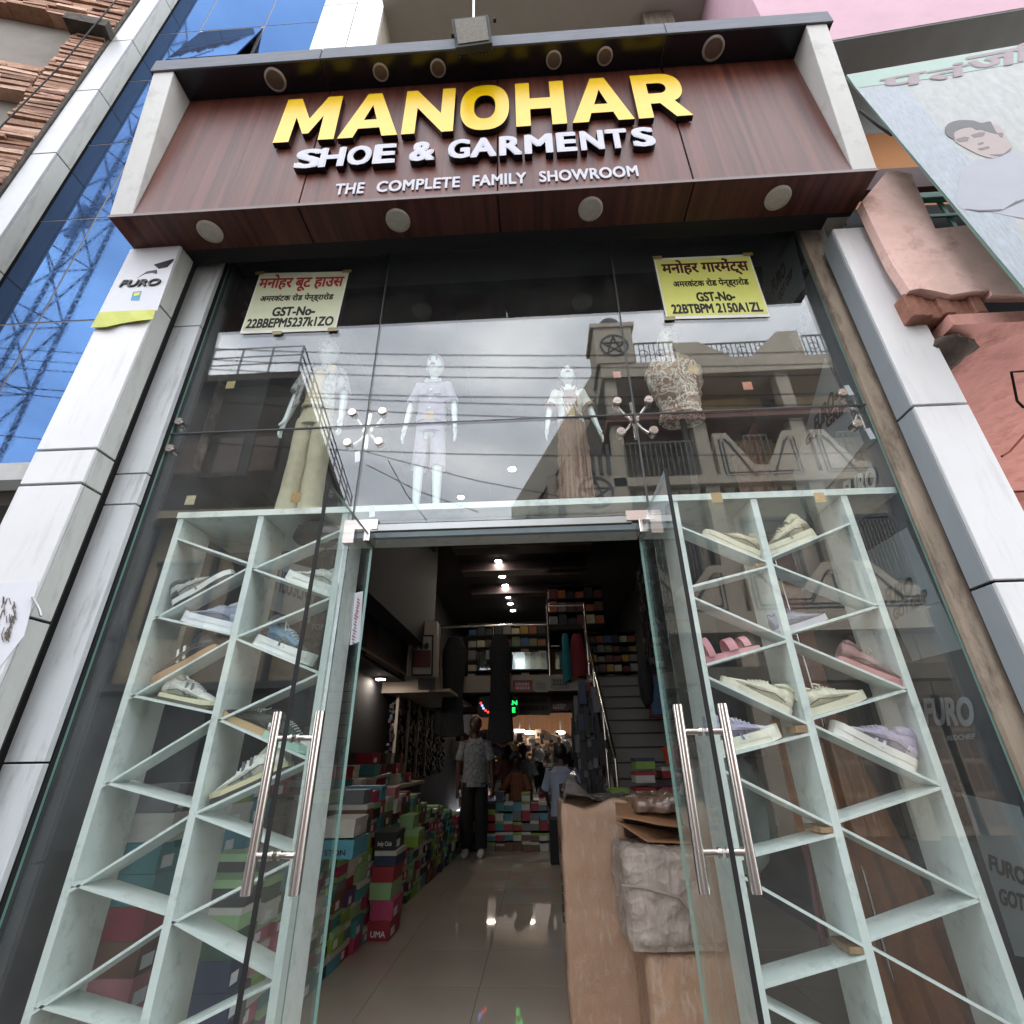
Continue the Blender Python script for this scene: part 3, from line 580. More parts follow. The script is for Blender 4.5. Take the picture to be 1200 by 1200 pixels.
shoe('off white sneaker with grey side stripes and cream sole in the far left column', ('c1', 4), .62, False, 'low', 'c9c8c0', 'd8d4b4', 'dcdad2', None, '6d6f6c', .28, '5b5346')
shoe('white laced sneaker in the second left column under the top boards', ('c2', 1), .68, True, 'chunky', 'c6c8c4', 'dfe2df', 'e6e6e2', None, None, .27)
shoe('blue and grey runner with white sole in the second left column', ('c2', 3), .5, False, 'chunky', '5f7f96', 'dfe3e2', 'b3c2c9', '2c3238', '23282e', .29)
shoe('dark green sneaker with tan sole and white laces beside the left handle', ('c2', 5), .25, True, 'low', '4a4a42', 'b79a72', 'e8e4da', '2d2f2c', None, .25)
shoe('black and mint sneaker behind the left door handle', ('c2', 5), .72, False, 'low', '33403c', 'a6c9b8', 'e8e8e0', None, None, .25)
shoe('big white sneaker with grey stripes and yellowed sole behind the left handle', ('c2', 6), .44, True, 'low', 'd6d4cc', 'cdc59e', 'e6e4dc', None, '5a5d60', .32, '2b2822')
shoe('cream chunky sneaker on the topmost board right of the door', ('c3', 0), .62, True, 'chunky', 'c9bfa6', 'd9d1bb', 'a89c82', None, None, .27)
shoe('cream chunky sneaker on the topmost board of the far right column', ('c4', 0), .3, True, 'chunky', 'cdc4ab', 'ddd6c0', '8f8570', None, '9a8f78', .28)
shoe('lavender grey slipper in the far right column', ('c4', 2), .2, False, 'low', '8c8a9c', 'b9b4c0', '8c8a9c', None, None, .24)
shoe('cream canvas shoe sliding down the third gap right of the door', ('c3', 4), .52, True, 'low', 'd9d2bd', 'ddd6c4', 'e8e2d0', None, None, .28)
shoe('lavender and white chunky runner beside the right door handle', ('c3', 5), .35, False, 'chunky', 'aaa3bd', 'e8e4d4', 'd8d4e0', None, '7b7596', .28)
shoe('cream low sneaker with laces in the far right column', ('c4', 4), .3, False, 'low', 'd4cdb8', 'd8d0ba', 'e4dcc8', None, None, .28)
shoe('pink sneaker with pink sole near the far right post', ('c4', 3), .76, False, 'low', 'a07a7a', 'c48d8c', 'b08a88', '8c6866', None, .27)
shoe('lavender white running shoe on the lower board of the far right column', ('c4', 5), .52, True, 'chunky', 'a89cb2', 'e6dfd8', 'cfc6d4', None, 'd8d0d8', .30)
# pink sandal
xa, za, xb, zb = BZ[('c3', 3)]; sl = math.atan2(zb-za, xb-xa); t = thing('sandal', 'pink strap sandal on a board just right of the door', 'sandal', (xa+.13, YS0+.06, za+.13*(zb-za)/(xb-xa)+.002))
ux = Vector((math.cos(sl), 0, math.sin(sl))); uz = Vector((-math.sin(sl), 0, math.cos(sl))); mp_ = mat('pink_rubber', 'cf8d96', .5, var=.06)
def rot(mb):
    mb.v = [ux*p.x+Vector((0, p.y, 0))+uz*p.z for p in mb.v]; return mb
s = MB(); s.rings([[Vector((-.12+.25*i/8, y_*w_, z_)) for y_, z_ in ((-1, 0), (1, 0), (1, .028-.002*i), (-1, .028-.002*i))] for i, w_ in enumerate((.03, .038, .04, .036, .038, .044, .048, .044, .03))], 0, False); rot(s).build('sole', mp_, t, local=True)
for x, h, w_ in ((-.09, .085, .03), (.01, .055, .04), (.075, .045, .03)):
    s = MB(); s.rings([[Vector((x+dx, .046*math.cos(a), .02+h*math.sin(a)*1.0)) for dx in (-w_/2, w_/2)]+[Vector((x+dx, .050*math.cos(a), .02+(h+.005)*math.sin(a))) for dx in (w_/2, -w_/2)] for a in (math.pi*k/12 for k in range(13))], 0, False); rot(s).build('strap', mp_, t, local=True)
# black bag heap on top left col2 + dark plastic bag right
def blob(name, c, rx, ry, rz, m, label, cat, amp=.25, seed=0, fr=2.5, nu=26, nv=16):
    g = MB(); R_ = []
    for j in range(nv+1):
        a = -math.pi/2+math.pi*(j+.02)/(nv+.04); rr = []
        for k in range(nu):
            b = 2*math.pi*k/nu; d = Vector((math.cos(a)*math.cos(b), math.cos(a)*math.sin(b), math.sin(a))); f = 1+amp*noise.noise(d*fr+Vector((seed, 0, 0)))+amp*.5*noise.noise(d*fr*3+Vector((seed, 5, 0)))
            rr.append(Vector((d.x*rx*f, d.y*ry*f, max(-rz, d.z*rz*f)))+Vector(c))
        R_.append(rr)
    g.rings(R_); return tag(g.build(name, m), label, cat)
xa, za, xb, zb = BZ[('c2', 0)]
blob('cloth_hat', (xa+.27, YS0+.07, (za+zb)/2+.10), .12, .08, .075, mat('black_cloth', '141416', .85, bump=.4), 'black cloth hat on the top slanted board left of the door', 'hat', .2, 3)
m_poly = mat('grey_plastic_bag', '6f7673', .2, var=.2, bump=.8, bscale=14, spec=.7); m_pdark = mat('black_plastic', '15181a', .18, var=.3, bump=1, bscale=20)
xa, za, xb, zb = BZ[('c3', 7)]
blob('grey_plastic_bag', (xa+.16, .62, .95), .2, .16, .26, m_poly, 'grey plastic bag slumped behind the right door handle', 'bag', .3, 8)
blob('black_plastic_bag', (xa+.2, .60, 1.25), .2, .13, .08, m_pdark, 'black crumpled plastic on the grey bag right of the door', 'bag', .5, 12, 4)
# brown draped cloth behind far right column
g = MB(); n = 26; A = []
for i in range(n+1):
    z = 1.32-1.15*i/n; row = []
    for k in range(19):
        u = k/18; x = 1.12+.3*(1-u)*0+u*(.36+.16*i/n)+.12*i/n*.6; y = .48+.03*math.sin(u*26+i*.12)+.02*noise.noise((u*6, z*3, 1)); row.append(Vector((x, y, z+.04*math.sin(u*9))))
    A.append(row)
V = [p for r in A for p in r]+[p+Vector((0, .006, 0)) for r in A for p in r]; k0 = 19*(n+1)
F_ = [(i*19+k, i*19+k+1, (i+1)*19+k+1, (i+1)*19+k) for i in range(n) for k in range(18)]; F_ += [tuple(k0+q for q in f[::-1]) for f in F_]
g.add(V, F_, 0, True); tag(g.build('brown_cloth', mat('brown_cloth', '7a4b26', .9, var=.25, vscale=12, bump=.3)), 'brown draped cloth hanging behind the far right shelf column', 'cloth')
tag(MB().tube([W(895, 610, .5), W(965, 850, .5), W(1060, 1200, .5)], .008, 8).build('steel_rod', m_steel), 'thin steel rod standing behind the right shelf', 'rod')
tag(MB().tube([W(944, 990, .45), W(965, 1110, .45)], .014, 8).build('broom_stick', mat('stick_red', '5b1f2a', .5)), 'short dark red stick behind the right shelf', 'stick')

# ================================================================ PEOPLE AND MANNEQUINS
def skin_body(J, edges, name, m, parent, sub=1):
    """J: list of (pos, radius); grown surface from a skeleton"""
    me = bpy.data.meshes.new('tmp'); me.from_pydata([Vector(p) for p, r in J], edges, []); o = bpy.data.objects.new('tmp', me); COL.objects.link(o)
    mod = o.modifiers.new('s', 'SKIN'); mod.branch_smoothing = .6; mod.use_smooth_shade = True
    for i, (p, r) in enumerate(J):
        sv = me.skin_vertices[0].data[i]; sv.radius = (r, r) if not isinstance(r, tuple) else r; sv.use_root = (i == 0)
    s = o.modifiers.new('u', 'SUBSURF'); s.levels = sub+1; s.render_levels = sub+1
    dg = bpy.context.evaluated_depsgraph_get(); dg.update(); m2 = bpy.data.meshes.new_from_object(o.evaluated_get(dg))
    V = [v.co.copy() for v in m2.vertices]; F_ = [tuple(p.vertices) for p in m2.polygons]; bpy.data.objects.remove(o); bpy.data.meshes.remove(me); bpy.data.meshes.remove(m2)
    return V, F_
def head_mesh(g, c, r, tilt=0, turn=0, mi=0):
    """head of half height r facing -Y"""
    n, mv = 28, 22; R_ = []
    for j in range(mv+1):
        a = -math.pi/2+math.pi*(j+.05)/(mv+.1); rr = []
        for k in range(n):
            b = 2*math.pi*k/n; x = math.cos(a)*math.sin(b); y = -math.cos(a)*math.cos(b); z = math.sin(a)
            w_ = .74 if z > 0 else .74-.24*(-z)**1.3; dy = .86 if y > 0 else .82
            fx = x*w_; fy = y*dy; 
            if z < 0 and y > 0: fy *= 1-.45*(-z)
            if y < -.3:
                fy -= .17*math.exp(-((x/.12)**2+((z+.08)/.15)**2))            # nose
                fy += .07*math.exp(-(((abs(x)-.3)/.13)**2+((z-.1)/.09)**2))    # eye sockets
                fy -= .05*math.exp(-((x/.2)**2+((z+.42)/.07)**2))              # lips
                fy -= .06*math.exp(-((x/.18)**2+((z+.8)/.14)**2))              # chin
            v = Vector((fx, fy, z)); v = Matrix.Rotation(tilt, 3, 'X') @ v; v = Matrix.Rotation(turn, 3, 'Z') @ v; rr.append(c+v*r)
        R_.append(rr)
    g.rings(R_, mi)
    for s in (-1, 1):   # ears
        e = Matrix.Rotation(turn, 3, 'Z') @ (Matrix.Rotation(tilt, 3, 'X') @ Vector((s*.74, .08, 0)))
        g.ell(c+e*r, .07*r, .13*r, .2*r, 10, 6, mi)
def face_bits(t, c, r, tilt, turn, lip, brow, eye=None):
    def P(x, y, z): return c+(Matrix.Rotation(turn, 3, 'Z') @ (Matrix.Rotation(tilt, 3, 'X') @ Vector((x, y, z))))*r
    g = MB(); g.tube([P(-.24, -.74, -.41), P(-.1, -.85, -.375), P(0, -.87, -.395), P(.1, -.85, -.375), P(.24, -.74, -.41)], [.02*r, .075*r, .08*r, .075*r, .02*r], 8); g.build('lips', lip, t)
    for s in (-1, 1):
        g = MB(); g.ell(P(s*.29, -.70, .1), .14*r, .06*r, .075*r, 10, 6); g.build('eye', eye or mat('eye_white', 'd8d8d6', .3), t)
        g = MB(); g.ell(P(s*.29, -.75, .1), .075*r, .035*r, .075*r, 8, 6); g.build('iris', mat('iris_dark', '231a16', .3), t)
        g = MB(); g.tube([P(s*.17, -.80, .24), P(s*.30, -.78, .3), P(s*.43, -.66, .25)], [.02*r, .04*r, .015*r], 6); g.build('eyebrow', brow, t)
def figure(t, base, h, skin, arms, legs=True, hr=.5/6.6, stance=.055, body=True, turn=0, tilt=0, wid=1.0, name='body'):
    """standing figure facing -Y. arms: per side list (elbow, wrist) offsets in units of h. returns joints"""
    B = Vector(base); S = lambda x, y, z: B+Vector((x*h*wid, y*h, z*h))
    J = []; E = []
    def add(p, r, link=None): J.append((p, r)); 
    def node(x, y, z, r, link=None):
        J.append((S(x, y, z), tuple(q*h for q in r) if isinstance(r, tuple) else r*h))
        if link is not None: E.append((link, len(J)-1))
        return len(J)-1
    pel = node(0, 0, .52, (.08, .06)); wst = node(0, 0, .62, (.066, .052), pel); chest = node(0, .0, .73, (.085, .06), wst); up_ = node(0, .005, .80, (.05, .045), chest); neck = node(0, .0, .85, .03, up_); hd_ = node(0, -.005, .89, .03, neck)
    hands = {}
    for s in (-1, 1):
        sh = node(s*.105, .0, .785, .036, up_); el_, wr_ = arms[s]; el = node(*el_, .025, sh); wr = node(*wr_, .017, el)
        d = (Vector(wr_)-Vector(el_)).normalized(); pm = node(*(Vector(wr_)+d*.03), (.022, .012), wr); pe = Vector(wr_)+d*.05
        hands[s] = (S(*wr_), S(*pe))
        side = Vector((1, 0, 0)) if abs(d.x) < .8 else Vector((0, 0, 1)); pn = Vector((0, -1, 0))
        if True:
            side = Vector((0, -1, 0)); pn = Vector((-s, 0, 0))
            for q, ln in ((-.75, .03), (-.25, .036), (.25, .038), (.75, .032)):
                a = pe+side*q*.016; f1 = node(*(a+d*.012), .0062, pm); f2 = node(*(a+d*(.012+ln*.5)+pn*.003), .0056, f1); node(*(a+d*(.012+ln)+pn*.01), .0048, f2)
            th = Vector(wr_)+d*.02+side*.02; a1 = node(*th, .008, wr); node(*(th+side*.012+d*.022), .006, a1)
        if legs:
            hp = node(s*stance*.9, 0, .48, .055, pel); kn = node(s*stance, -.01, .27, .036, hp); an = node(s*stance*1.05, .01, .05, .023, kn); hl = node(s*stance*1.05, .0, .022, .02, an); node(s*stance*1.25, -.06, .016, .022, hl)
        elif True:
            hp = node(s*stance*.9, 0, .47, .055, pel)
    V, F_ = skin_body(J, E, 'b', skin, t); g = MB(); g.add(V, F_, 0, True)
    hc = S(0, -.012, .93); head_mesh(g, hc, hr*h, tilt, turn); o = g.build(name, skin, t); return S, hc, hr*h, hands
def loft(secs, n=28, wr=.0, seed=0):
    """secs: (centre, rx, ry[, axis]) -> rings around vertical-ish axis"""
    R_ = []
    for i, q in enumerate(secs):
        c, rx, ry = Vector(q[0]), q[1], q[2]; ax = Vector(q[3]).normalized() if len(q) > 3 else Vector((0, 0, 1)); u = Vector((1, 0, 0)); u = (u-ax*u.dot(ax)).normalized(); w_ = ax.cross(u)
        R_.append([c+(u*math.cos(a)*rx+w_*math.sin(a)*ry)*(1+wr*noise.noise((math.cos(a)*2.2+seed, math.sin(a)*2.2, c.z*14+i*.3))) for a in (2*math.pi*k/n for k in range(n))])
    return R_
def densify(secs, m=3):
    o = []
    for a, b in zip(secs[:-1], secs[1:]):
        for k in range(m):
            f = k/m; o.append(tuple(Vector(x).lerp(Vector(y), f) if not isinstance(x, (int, float)) else x+(y-x)*f for x, y in zip(a, b)))
    o.append(secs[-1]); return o
def garment(name, secs, m, t, wr=.1, seed=0, mdiv=4, n=30):
    g = MB(); g.rings(loft(densify(secs, mdiv), n, wr, seed)); return g.build(name, m, t)
m_man = mat('mannequin_gloss', 'd9e2e2', .25, var=.02, coat=.3); m_lip = mat('painted_lips', 'a8443f', .4); m_brow = mat('painted_brow', '4b352c', .7)
ADN = {-1: ((-.150, -.005, .64), (-.165, -.03, .50)), 1: ((.150, -.005, .64), (.165, -.03, .50))}
ZF = 2.374
m_cream = mat('cream_denim', 'bfb69b', .85, var=.12, vscale=14, bump=.4, bscale=250); m_lilac = mat('lilac_cotton', '9d94a4', .85, var=.08, bump=.3); m_brn = mat('brown_print', '6a4a3c', .85, var=.3, vscale=40, col2='8a6a58')
def shirt(t, S, m, slv, name='shirt', low=.55, w=1.0, arms=ADN, seed=0, slen=.75):
    g = MB()
    g.rings(loft(densify([(S(0, 0, low), .098*w*HH, .078*HH), (S(0, 0, .64), .088*w*HH, .07*HH), (S(0, 0, .73), .099*w*HH, .07*HH), (S(0, .003, .785), .10*w*HH, .058*HH), (S(0, .005, .825), .055*HH, .045*HH)], 5), 32, .10, seed))
    for s in (-1, 1):
        sh = Vector((s*.085, 0, .795)); el = Vector(arms[s][0]); wr = Vector(arms[s][1]); d = (el-sh).normalized(); e2 = sh+(el-sh)*slen
        g.rings(loft(densify([(S(*sh), .045*HH, .045*HH, d), (S(*(sh+(e2-sh)*.5)), .041*HH, .042*HH, d), (S(*e2), .043*HH, .045*HH, d)], 4), 20, .12, seed+s))
    o = g.build(name, m, t)
    # collar
    for s in (-1, 1):
        c = MB(); c.plate([S(s*.005, -.05, .80), S(s*.05, -.02, .845), S(s*.062, -.035, .81), S(s*.03, -.068, .775)], (0, -.004, 0)); c.build('collar', m, t)
    return o
def shorts(t, S, m, z1, wide=1.0, name='shorts', seed=0, flare=1.0):
    g = MB(); g.rings(loft(densify([(S(0, 0, .47), .095*HH, .075*HH), (S(0, 0, .52), .092*HH, .072*HH), (S(0, 0, .565), .083*HH, .066*HH)], 3), 30, .06, seed))
    for s in (-1, 1): g.rings(loft(densify([(S(s*.047, 0, .50), .055*HH*wide, .062*HH*wide), (S(s*.055, 0, (.5+z1)/2), .053*HH*wide, .058*HH*wide), (S(s*.06, 0, z1), .055*HH*wide*flare, .058*HH*wide*flare)], 7), 24, .13, seed+3*s))
    return g.build(name, m, t)
def buttons(t, S, zs, m, y=-.078):
    for z in zs: MB().disc(S(0, y, z), (0, -1, 0), .006*HH*1.2, .006*HH, .003, 10).build('button', m, t)
# 1: cream trousers, open printed shirt over beige vest
HH = 1.30; p = W(357, 560, .22); t = thing('mannequin', 'child mannequin with cream vest, wide cream trousers and open printed shirt', 'mannequin', (p.x, .22, ZF), 'window mannequins')
S, hc, hr_, hd_ = figure(t, (p.x, .22, ZF), HH, m_man, ADN, tilt=R(-8)); face_bits(t, hc, hr_, R(-8), 0, m_lip, m_brow)
shorts(t, S, m_cream, .03, 1.02, 'trousers', 2, 1.08); shirt(t, S, mat('beige_vest', 'b5a684', .85, var=.08, bump=.3), 1, 'vest', .565, .95, seed=4, slen=.02)
m_prt = mat('leaf_print', 'c9c9c6', .85, col2='4f4a48', vscale=26, var=0)
for s in (-1, 1):
    g = MB(); d = (Vector(ADN[s][0])-Vector((s*.085, 0, .795))).normalized(); sh = Vector((s*.085, 0, .795)); e2 = sh+(Vector(ADN[s][0])-sh)*.8
    g.rings(loft(densify([(S(*sh), .05*HH, .05*HH, d), (S(*e2), .05*HH, .05*HH, d)], 5), 20, .15, s)); g.build('sleeve', m_prt, t)
    g = MB(); g.plate([S(s*.045, -.072, .81), S(s*.105, -.06, .80), S(s*.125, -.055, .56), S(s*.075, -.088, .56)], (0, -.006, 0)); g.build('shirt_front', m_prt, t)
MB().tube([S(-.085, -.0, .57), S(-.05, -.066, .57), S(0, -.078, .568), S(.05, -.066, .57), S(.085, 0, .57)], .012, 8).build('waistband', m_cream, t)
t.scale = (.8, .9, 1)
g = MB(); g.ell(hc+Vector((0, .012, .035)), hr_*.82, hr_*.9, hr_*.85); g.build('hair', mat('pale_hair', 'b9bcb8', .5, bump=.6, bscale=60), t)
# 2: lilac shirt and shorts
HH = 1.13; p = W(501, 560, .22); t = thing('mannequin', 'child mannequin in plain lilac shirt and matching shorts against the sky reflection', 'mannequin', (p.x, .22, ZF), 'window mannequins')
S, hc, hr_, hd_ = figure(t, (p.x, .22, ZF), HH, m_man, ADN, tilt=R(-4), stance=.06); face_bits(t, hc, hr_, R(-4), 0, m_lip, m_brow)
shorts(t, S, m_lilac, .27, .9, 'shorts', 5, 1.0); shirt(t, S, m_lilac, 1, 'shirt', .535, 1.05, seed=7, slen=.8); buttons(t, S, (.60, .66, .72), mat('button_white', 'cfcfd2', .4), -.079)
for s in (-1, 1): MB().box(*[q for q in (S(s*.045-.022, 0, 0).x, S(s*.045+.022, 0, 0).x)], S(0, -.079, 0).y-.004, S(0, -.072, 0).y, S(0, 0, .69).z, S(0, 0, .735).z).build('pocket', m_lilac, t)
g = MB(); g.ell(hc+Vector((0, .012, .028)), hr_*.8, hr_*.88, hr_*.87); g.build('hair', mat('moulded_hair', '9aa0a3', .4, bump=.5, bscale=60), t)
t.scale = (.8, .9, 1)
# 3: girl in white tee and brown dungaree
HH = 1.0; p = W(674, 560, .22); A3 = {-1: ((-.155, -.02, .64), (-.175, -.06, .51)), 1: ((.155, -.01, .64), (.19, -.04, .50))}
t = thing('mannequin', 'girl mannequin in white short sleeved top under a brown dungaree, brown hair', 'mannequin', (p.x, .22, ZF), 'window mannequins')
S, hc, hr_, hd_ = figure(t, (p.x, .22, ZF), HH, m_man, A3, tilt=R(-12)); face_bits(t, hc, hr_, R(-12), 0, mat('red_lips', 'b03a34', .4), m_brow)
shirt(t, S, mat('white_tee', 'cfd0c8', .85, var=.06), 1, 'top', .57, .98, A3, 9, .72)
g = MB(); g.rings(loft(densify([(S(0, 0, .02), .12*HH, .09*HH), (S(0, 0, .3), .11*HH, .088*HH), (S(0, 0, .5), .098*HH, .08*HH), (S(0, 0, .61), .09*HH, .074*HH)], 6), 36, .16, 3)); g.build('skirt', m_brn, t)
g = MB()
for k in range(9):
    a = R(-60+15*k); g.tube([S(.1*math.sin(a), -.083*math.cos(a), .56), S(.112*math.sin(a+.05), -.094*math.cos(a), .3), S(.122*math.sin(a-.03), -.1*math.cos(a), .04)], [.004, .008, .01], 6)
g.build('pleat', mat('brown_pleat', '7d5c4b', .85, var=.3, vscale=30), t)
g = MB(); g.plate([S(-.045, -.082, .60), S(.045, -.082, .60), S(.05, -.078, .72), S(.03, -.076, .77), S(-.03, -.076, .77), S(-.05, -.078, .72)], (0, -.006, 0)); g.build('bib', m_brn, t)
for k in range(5): g = MB(); g.tube([S(-.05+.025*k, -.088, .66), S(-.04+.025*k, -.094, .63), S(-.05+.025*k+.02, -.088, .605)], .008, 6); g.build('ruffle', mat('ruffle_cream', 'b3a795', .8), t)
for s in (-1, 1):
    MB().tube([S(s*.035, -.078, .76), S(s*.05, -.055, .81), S(s*.045, 0, .83)], .007, 6).build('strap', m_brn, t)
    sh = Vector((s*.085, 0, .795)); e2 = sh+(Vector(A3[s][0])-sh)*.72; d = (Vector(A3[s][0])-sh).normalized(); g = MB(); g.rings(loft([(S(*(e2-d*.012)), .047*HH, .047*HH, d), (S(*(e2+d*.012)), .05*HH, .05*HH, d)], 20, .1)); g.build('cuff', m_brn, t)
m_hair = mat('brown_hair', '2c1f1a', .5, bump=1, bscale=80, stretch=(6, 6, 1))
g = MB(); g.ell(hc+Vector((0, .018, .022)), hr_*.88, hr_*.92, hr_*.95); g.ell(hc+Vector((-.03, .03, -.05)), hr_*.6, hr_*.5, hr_*.9); g.ell(hc+Vector((.035, .03, -.05)), hr_*.5, hr_*.5, hr_*.9); g.build('hair', m_hair, t)
t.scale = (.82, .9, 1)
# 4: bust in printed balloon top
HH = 1.24; p = W(803, 500, .24); t = thing('mannequin', 'upper body mannequin in white and rust swirl printed balloon blouse', 'mannequin', (p.x, .24, 2.9), 'window mannequins')
BS = Vector((p.x-.01, .24, ZF+.04)); AF = {-1: ((-.14, .0, .66), (-.09, -.02, .58)), 1: ((.14, .0, .66), (.09, -.02, .58))}
S, hc, hr_, hd_ = figure(t, BS, HH, mat('cream_mannequin', 'c9c3ae', .35, var=.03), AF, legs=False, tilt=R(-6)); face_bits(t, hc, hr_, R(-6), 0, mat('faint_lips', '9c8a78', .5), mat('faint_brow', '8a7c68', .6))
msw = bpy.data.materials.new('swirl_print'); msw.use_nodes = True; n_ = msw.node_tree.nodes; l_ = msw.node_tree.links
w1 = n_.new('ShaderNodeTexNoise'); w1.inputs['Scale'].default_value = 11; w1.inputs['Distortion'].default_value = 2.2; w1.inputs['Detail'].default_value = 1; tc_ = n_.new('ShaderNodeTexCoord'); l_.new(tc_.outputs['Object'], w1.inputs[0])
r1 = n_.new('ShaderNodeValToRGB'); r1.color_ramp.interpolation = 'CONSTANT'; r1.color_ramp.elements[0].color = lin('8c6a58'); r1.color_ramp.elements[1].position = .44; r1.color_ramp.elements[1].color = lin('d2cdc6')
for p_, c__ in ((.50, '8c6a58'), (.55, 'cfc8c0'), (.60, '77604f')): e_ = r1.color_ramp.elements.new(p_); e_.color = lin(c__)
l_.new(w1.outputs['Fac'], r1.inputs[0]); l_.new(r1.outputs[0], n_['Principled BSDF'].inputs['Base Color']); n_['Principled BSDF'].inputs['Roughness'].default_value = .8
g = MB(); g.rings(loft(densify([(S(0, 0, .44), .125*HH, .09*HH), (S(0, 0, .49), .105*HH, .08*HH), (S(0, 0, .54), .115*HH, .085*HH), (S(0, 0, .64), .15*HH, .10*HH), (S(0, 0, .73), .158*HH, .10*HH), (S(0, 0, .79), .12*HH, .075*HH), (S(0, 0, .835), .045*HH, .045*HH)], 6), 44, .13, 11)); g.build('blouse', msw, t)
MB().tube([S(0, 0, .50), (BS.x, .24, ZF)], .02, 10).build('pole', m_black, t); MB().disc((BS.x, .24, ZF), (0, 0, 1), .1, .09, .012, 24).build('stand', m_black, t)
t.scale = (.86, .9, 1)
# ================================================================ SHOP INTERIOR SHELL
m_navy = mat('navy_ceiling', '12121b', .8, var=.2); m_wallD = mat('dark_wall', '141317', .8, var=.15); m_cream_w = mat('cream_wall', '8f867b', .7, var=.05)
iw = empty_struct('shop_wall', (0, 5, 0))
MB().box(-2.5, -2.3, .31, 16.2, -.1, 4.7).build('left_wall', m_wallD, iw); MB().box(2.3, 2.5, .31, 16.2, -.1, 4.7).build('right_wall', m_wallD, iw)
MB().box(-2.3, 2.3, 16, 16.2, -.1, 4.7).build('back_wall', mat('back_wood_wall', '7a5232', .5, var=.2, vscale=5, stretch=(4, 1, .3)), iw)
MB().box(1.9, 2.29, .02, .3, -.1, 4.299).build('front_return', m_wallD, iw)
ce = empty_struct('shop_ceiling', (0, 5, 4.6))
MB().box(-2.5, 2.5, .31, 16.2, 4.6, 4.75).build('slab', m_navy, ce)
for y in (5.7, 6.9, 8.4): MB().box(-1.4, 1.0, y, y+.35, 4.42, 4.599).build('beam', mat('beam_maroon', '2a1c20', .5), ce); 
for y in (5.66, 6.86, 8.36): MB().box(-1.4, 1.0, y, y+.03, 4.40, 4.43).build('beam_edge', mat('beam_edge', '4a464a', .5), ce)
for x in (-1.6, -.6, .4, 1.4): MB().box(x-.01, x+.01, .35, 5.6, 4.588, 4.599).build('ceiling_joint', m_black, ce)
# side walls of the display window
MB().box(-2.3, 2.3, 16.2, 16.3, 0, 1)
sl_ = thing('poster_panel', 'dark picture poster panel on the left inside of the display window', 'poster', (-1.99, .4, 0))
MB().box(-2.02, -1.985, .03, 1.3, 0, 4.28).build('board', mat('poster_dark', '23262c', .3, var=.5, vscale=2.2, col2='4a4b52'), sl_)
g = MB(); g.box(-1.984, -1.980, .12, .75, 3.55, 4.2); g.build('maroon_print', mat('poster_maroon', '43151c', .35, var=.3, vscale=5), sl_)
g = MB(); text_fit(g, 'ZOLA', (-1.978, .2, 3.98), (-1.978, .55, 3.98), (-1.978, .2, 4.12), bold=.03, nrm=(1, 0, 0), depth=.3); g.build('lettering', mat('poster_grey_text', '6d5d60', .5), sl_)
g = MB(); g.box(-1.984, -1.979, .2, .8, 2.75, 3.4); g.build('photo_print', mat('poster_photo', '2b2a2e', .35, col2='7b7672', vscale=9, var=0), sl_)
g = MB(); g.ell((-1.975, .5, 3.5), .01, .09, .13); g.build('face_print', mat('poster_skin', '6f5a50', .4, var=.2), sl_)
g = MB(); text_fit(g, 'MOCHI', (-1.95, .5, 2.62), (-1.95, 1.0, 2.62), (-1.95, .5, 2.74), bold=.03, nrm=(1, 0, 0), depth=.3)
# right side FURO panel
sr = thing('brand_panel', 'grey and black brand print panel with slanted letters inside the right edge', 'poster', (1.78, .35, 0))
m_pg = mat('print_grey', '8d959a', .25, var=.12, vscale=2); m_pk = mat('print_black', '2a2f34', .25, var=.2, vscale=3)
MB().box(1.80, 1.82, .008, 1.15, 0, 4.28).build('board', m_pk, sr)
def rpt(x, y, X=1.798): return WX(x, y, X)
for q in ([(893, 310), (930, 275), (944, 335), (927, 358), (897, 367)], [(967, 420), (1005, 500), (1013, 520), (985, 555), (940, 600), (930, 555)], [(1010, 650), (1063, 618), (1128, 760), (1070, 775), (1030, 690)], [(1128, 930), (1195, 945), (1260, 1130), (1190, 1120)]):
    MB().plate([rpt(*p) for p in q], (-.002, 0, 0)).build('grey_print', m_pg, sr)
def rtext(s, x0, y0, x1, y1, xt, yt, m, bold=.05): 
    a, b, c_ = rpt(x0, y0, 1.794), rpt(x1, y1, 1.794), rpt(xt, yt, 1.794); g = MB(); text_fit(g, s, a, b, c_, bold=bold, nrm=(-1, 0, 0), depth=.3); g.build('lettering', m, sr)
for a in (('FURO', 906, 347, 921, 322, 904, 330), ('GOT GRIP', 914, 354, 930, 322, 912, 345), ('FURO', 955, 512, 978, 478, 954, 490), ('GOT GRIP', 944, 524, 992, 482, 944, 512), ('FURO', 1037, 712, 1070, 698, 1037, 690), ('GOT GRIP', 1048, 728, 1088, 704, 1046, 714), ('FURO', 1160, 1020, 1205, 1040, 1158, 1000), ('GOT GRIP', 1172, 1060, 1240, 1080, 1170, 1040)):
    rtext(*a, ink)
for a in (('RO', 935, 410, 953, 372, 926, 396), ('FURO', 990, 590, 1028, 572, 988, 565), ('FURO', 1085, 850, 1143, 852, 1082, 818), ('REDCHIEF', 1110, 868, 1143, 866, 1110, 862)):
    rtext(*a, m_pg, .045)
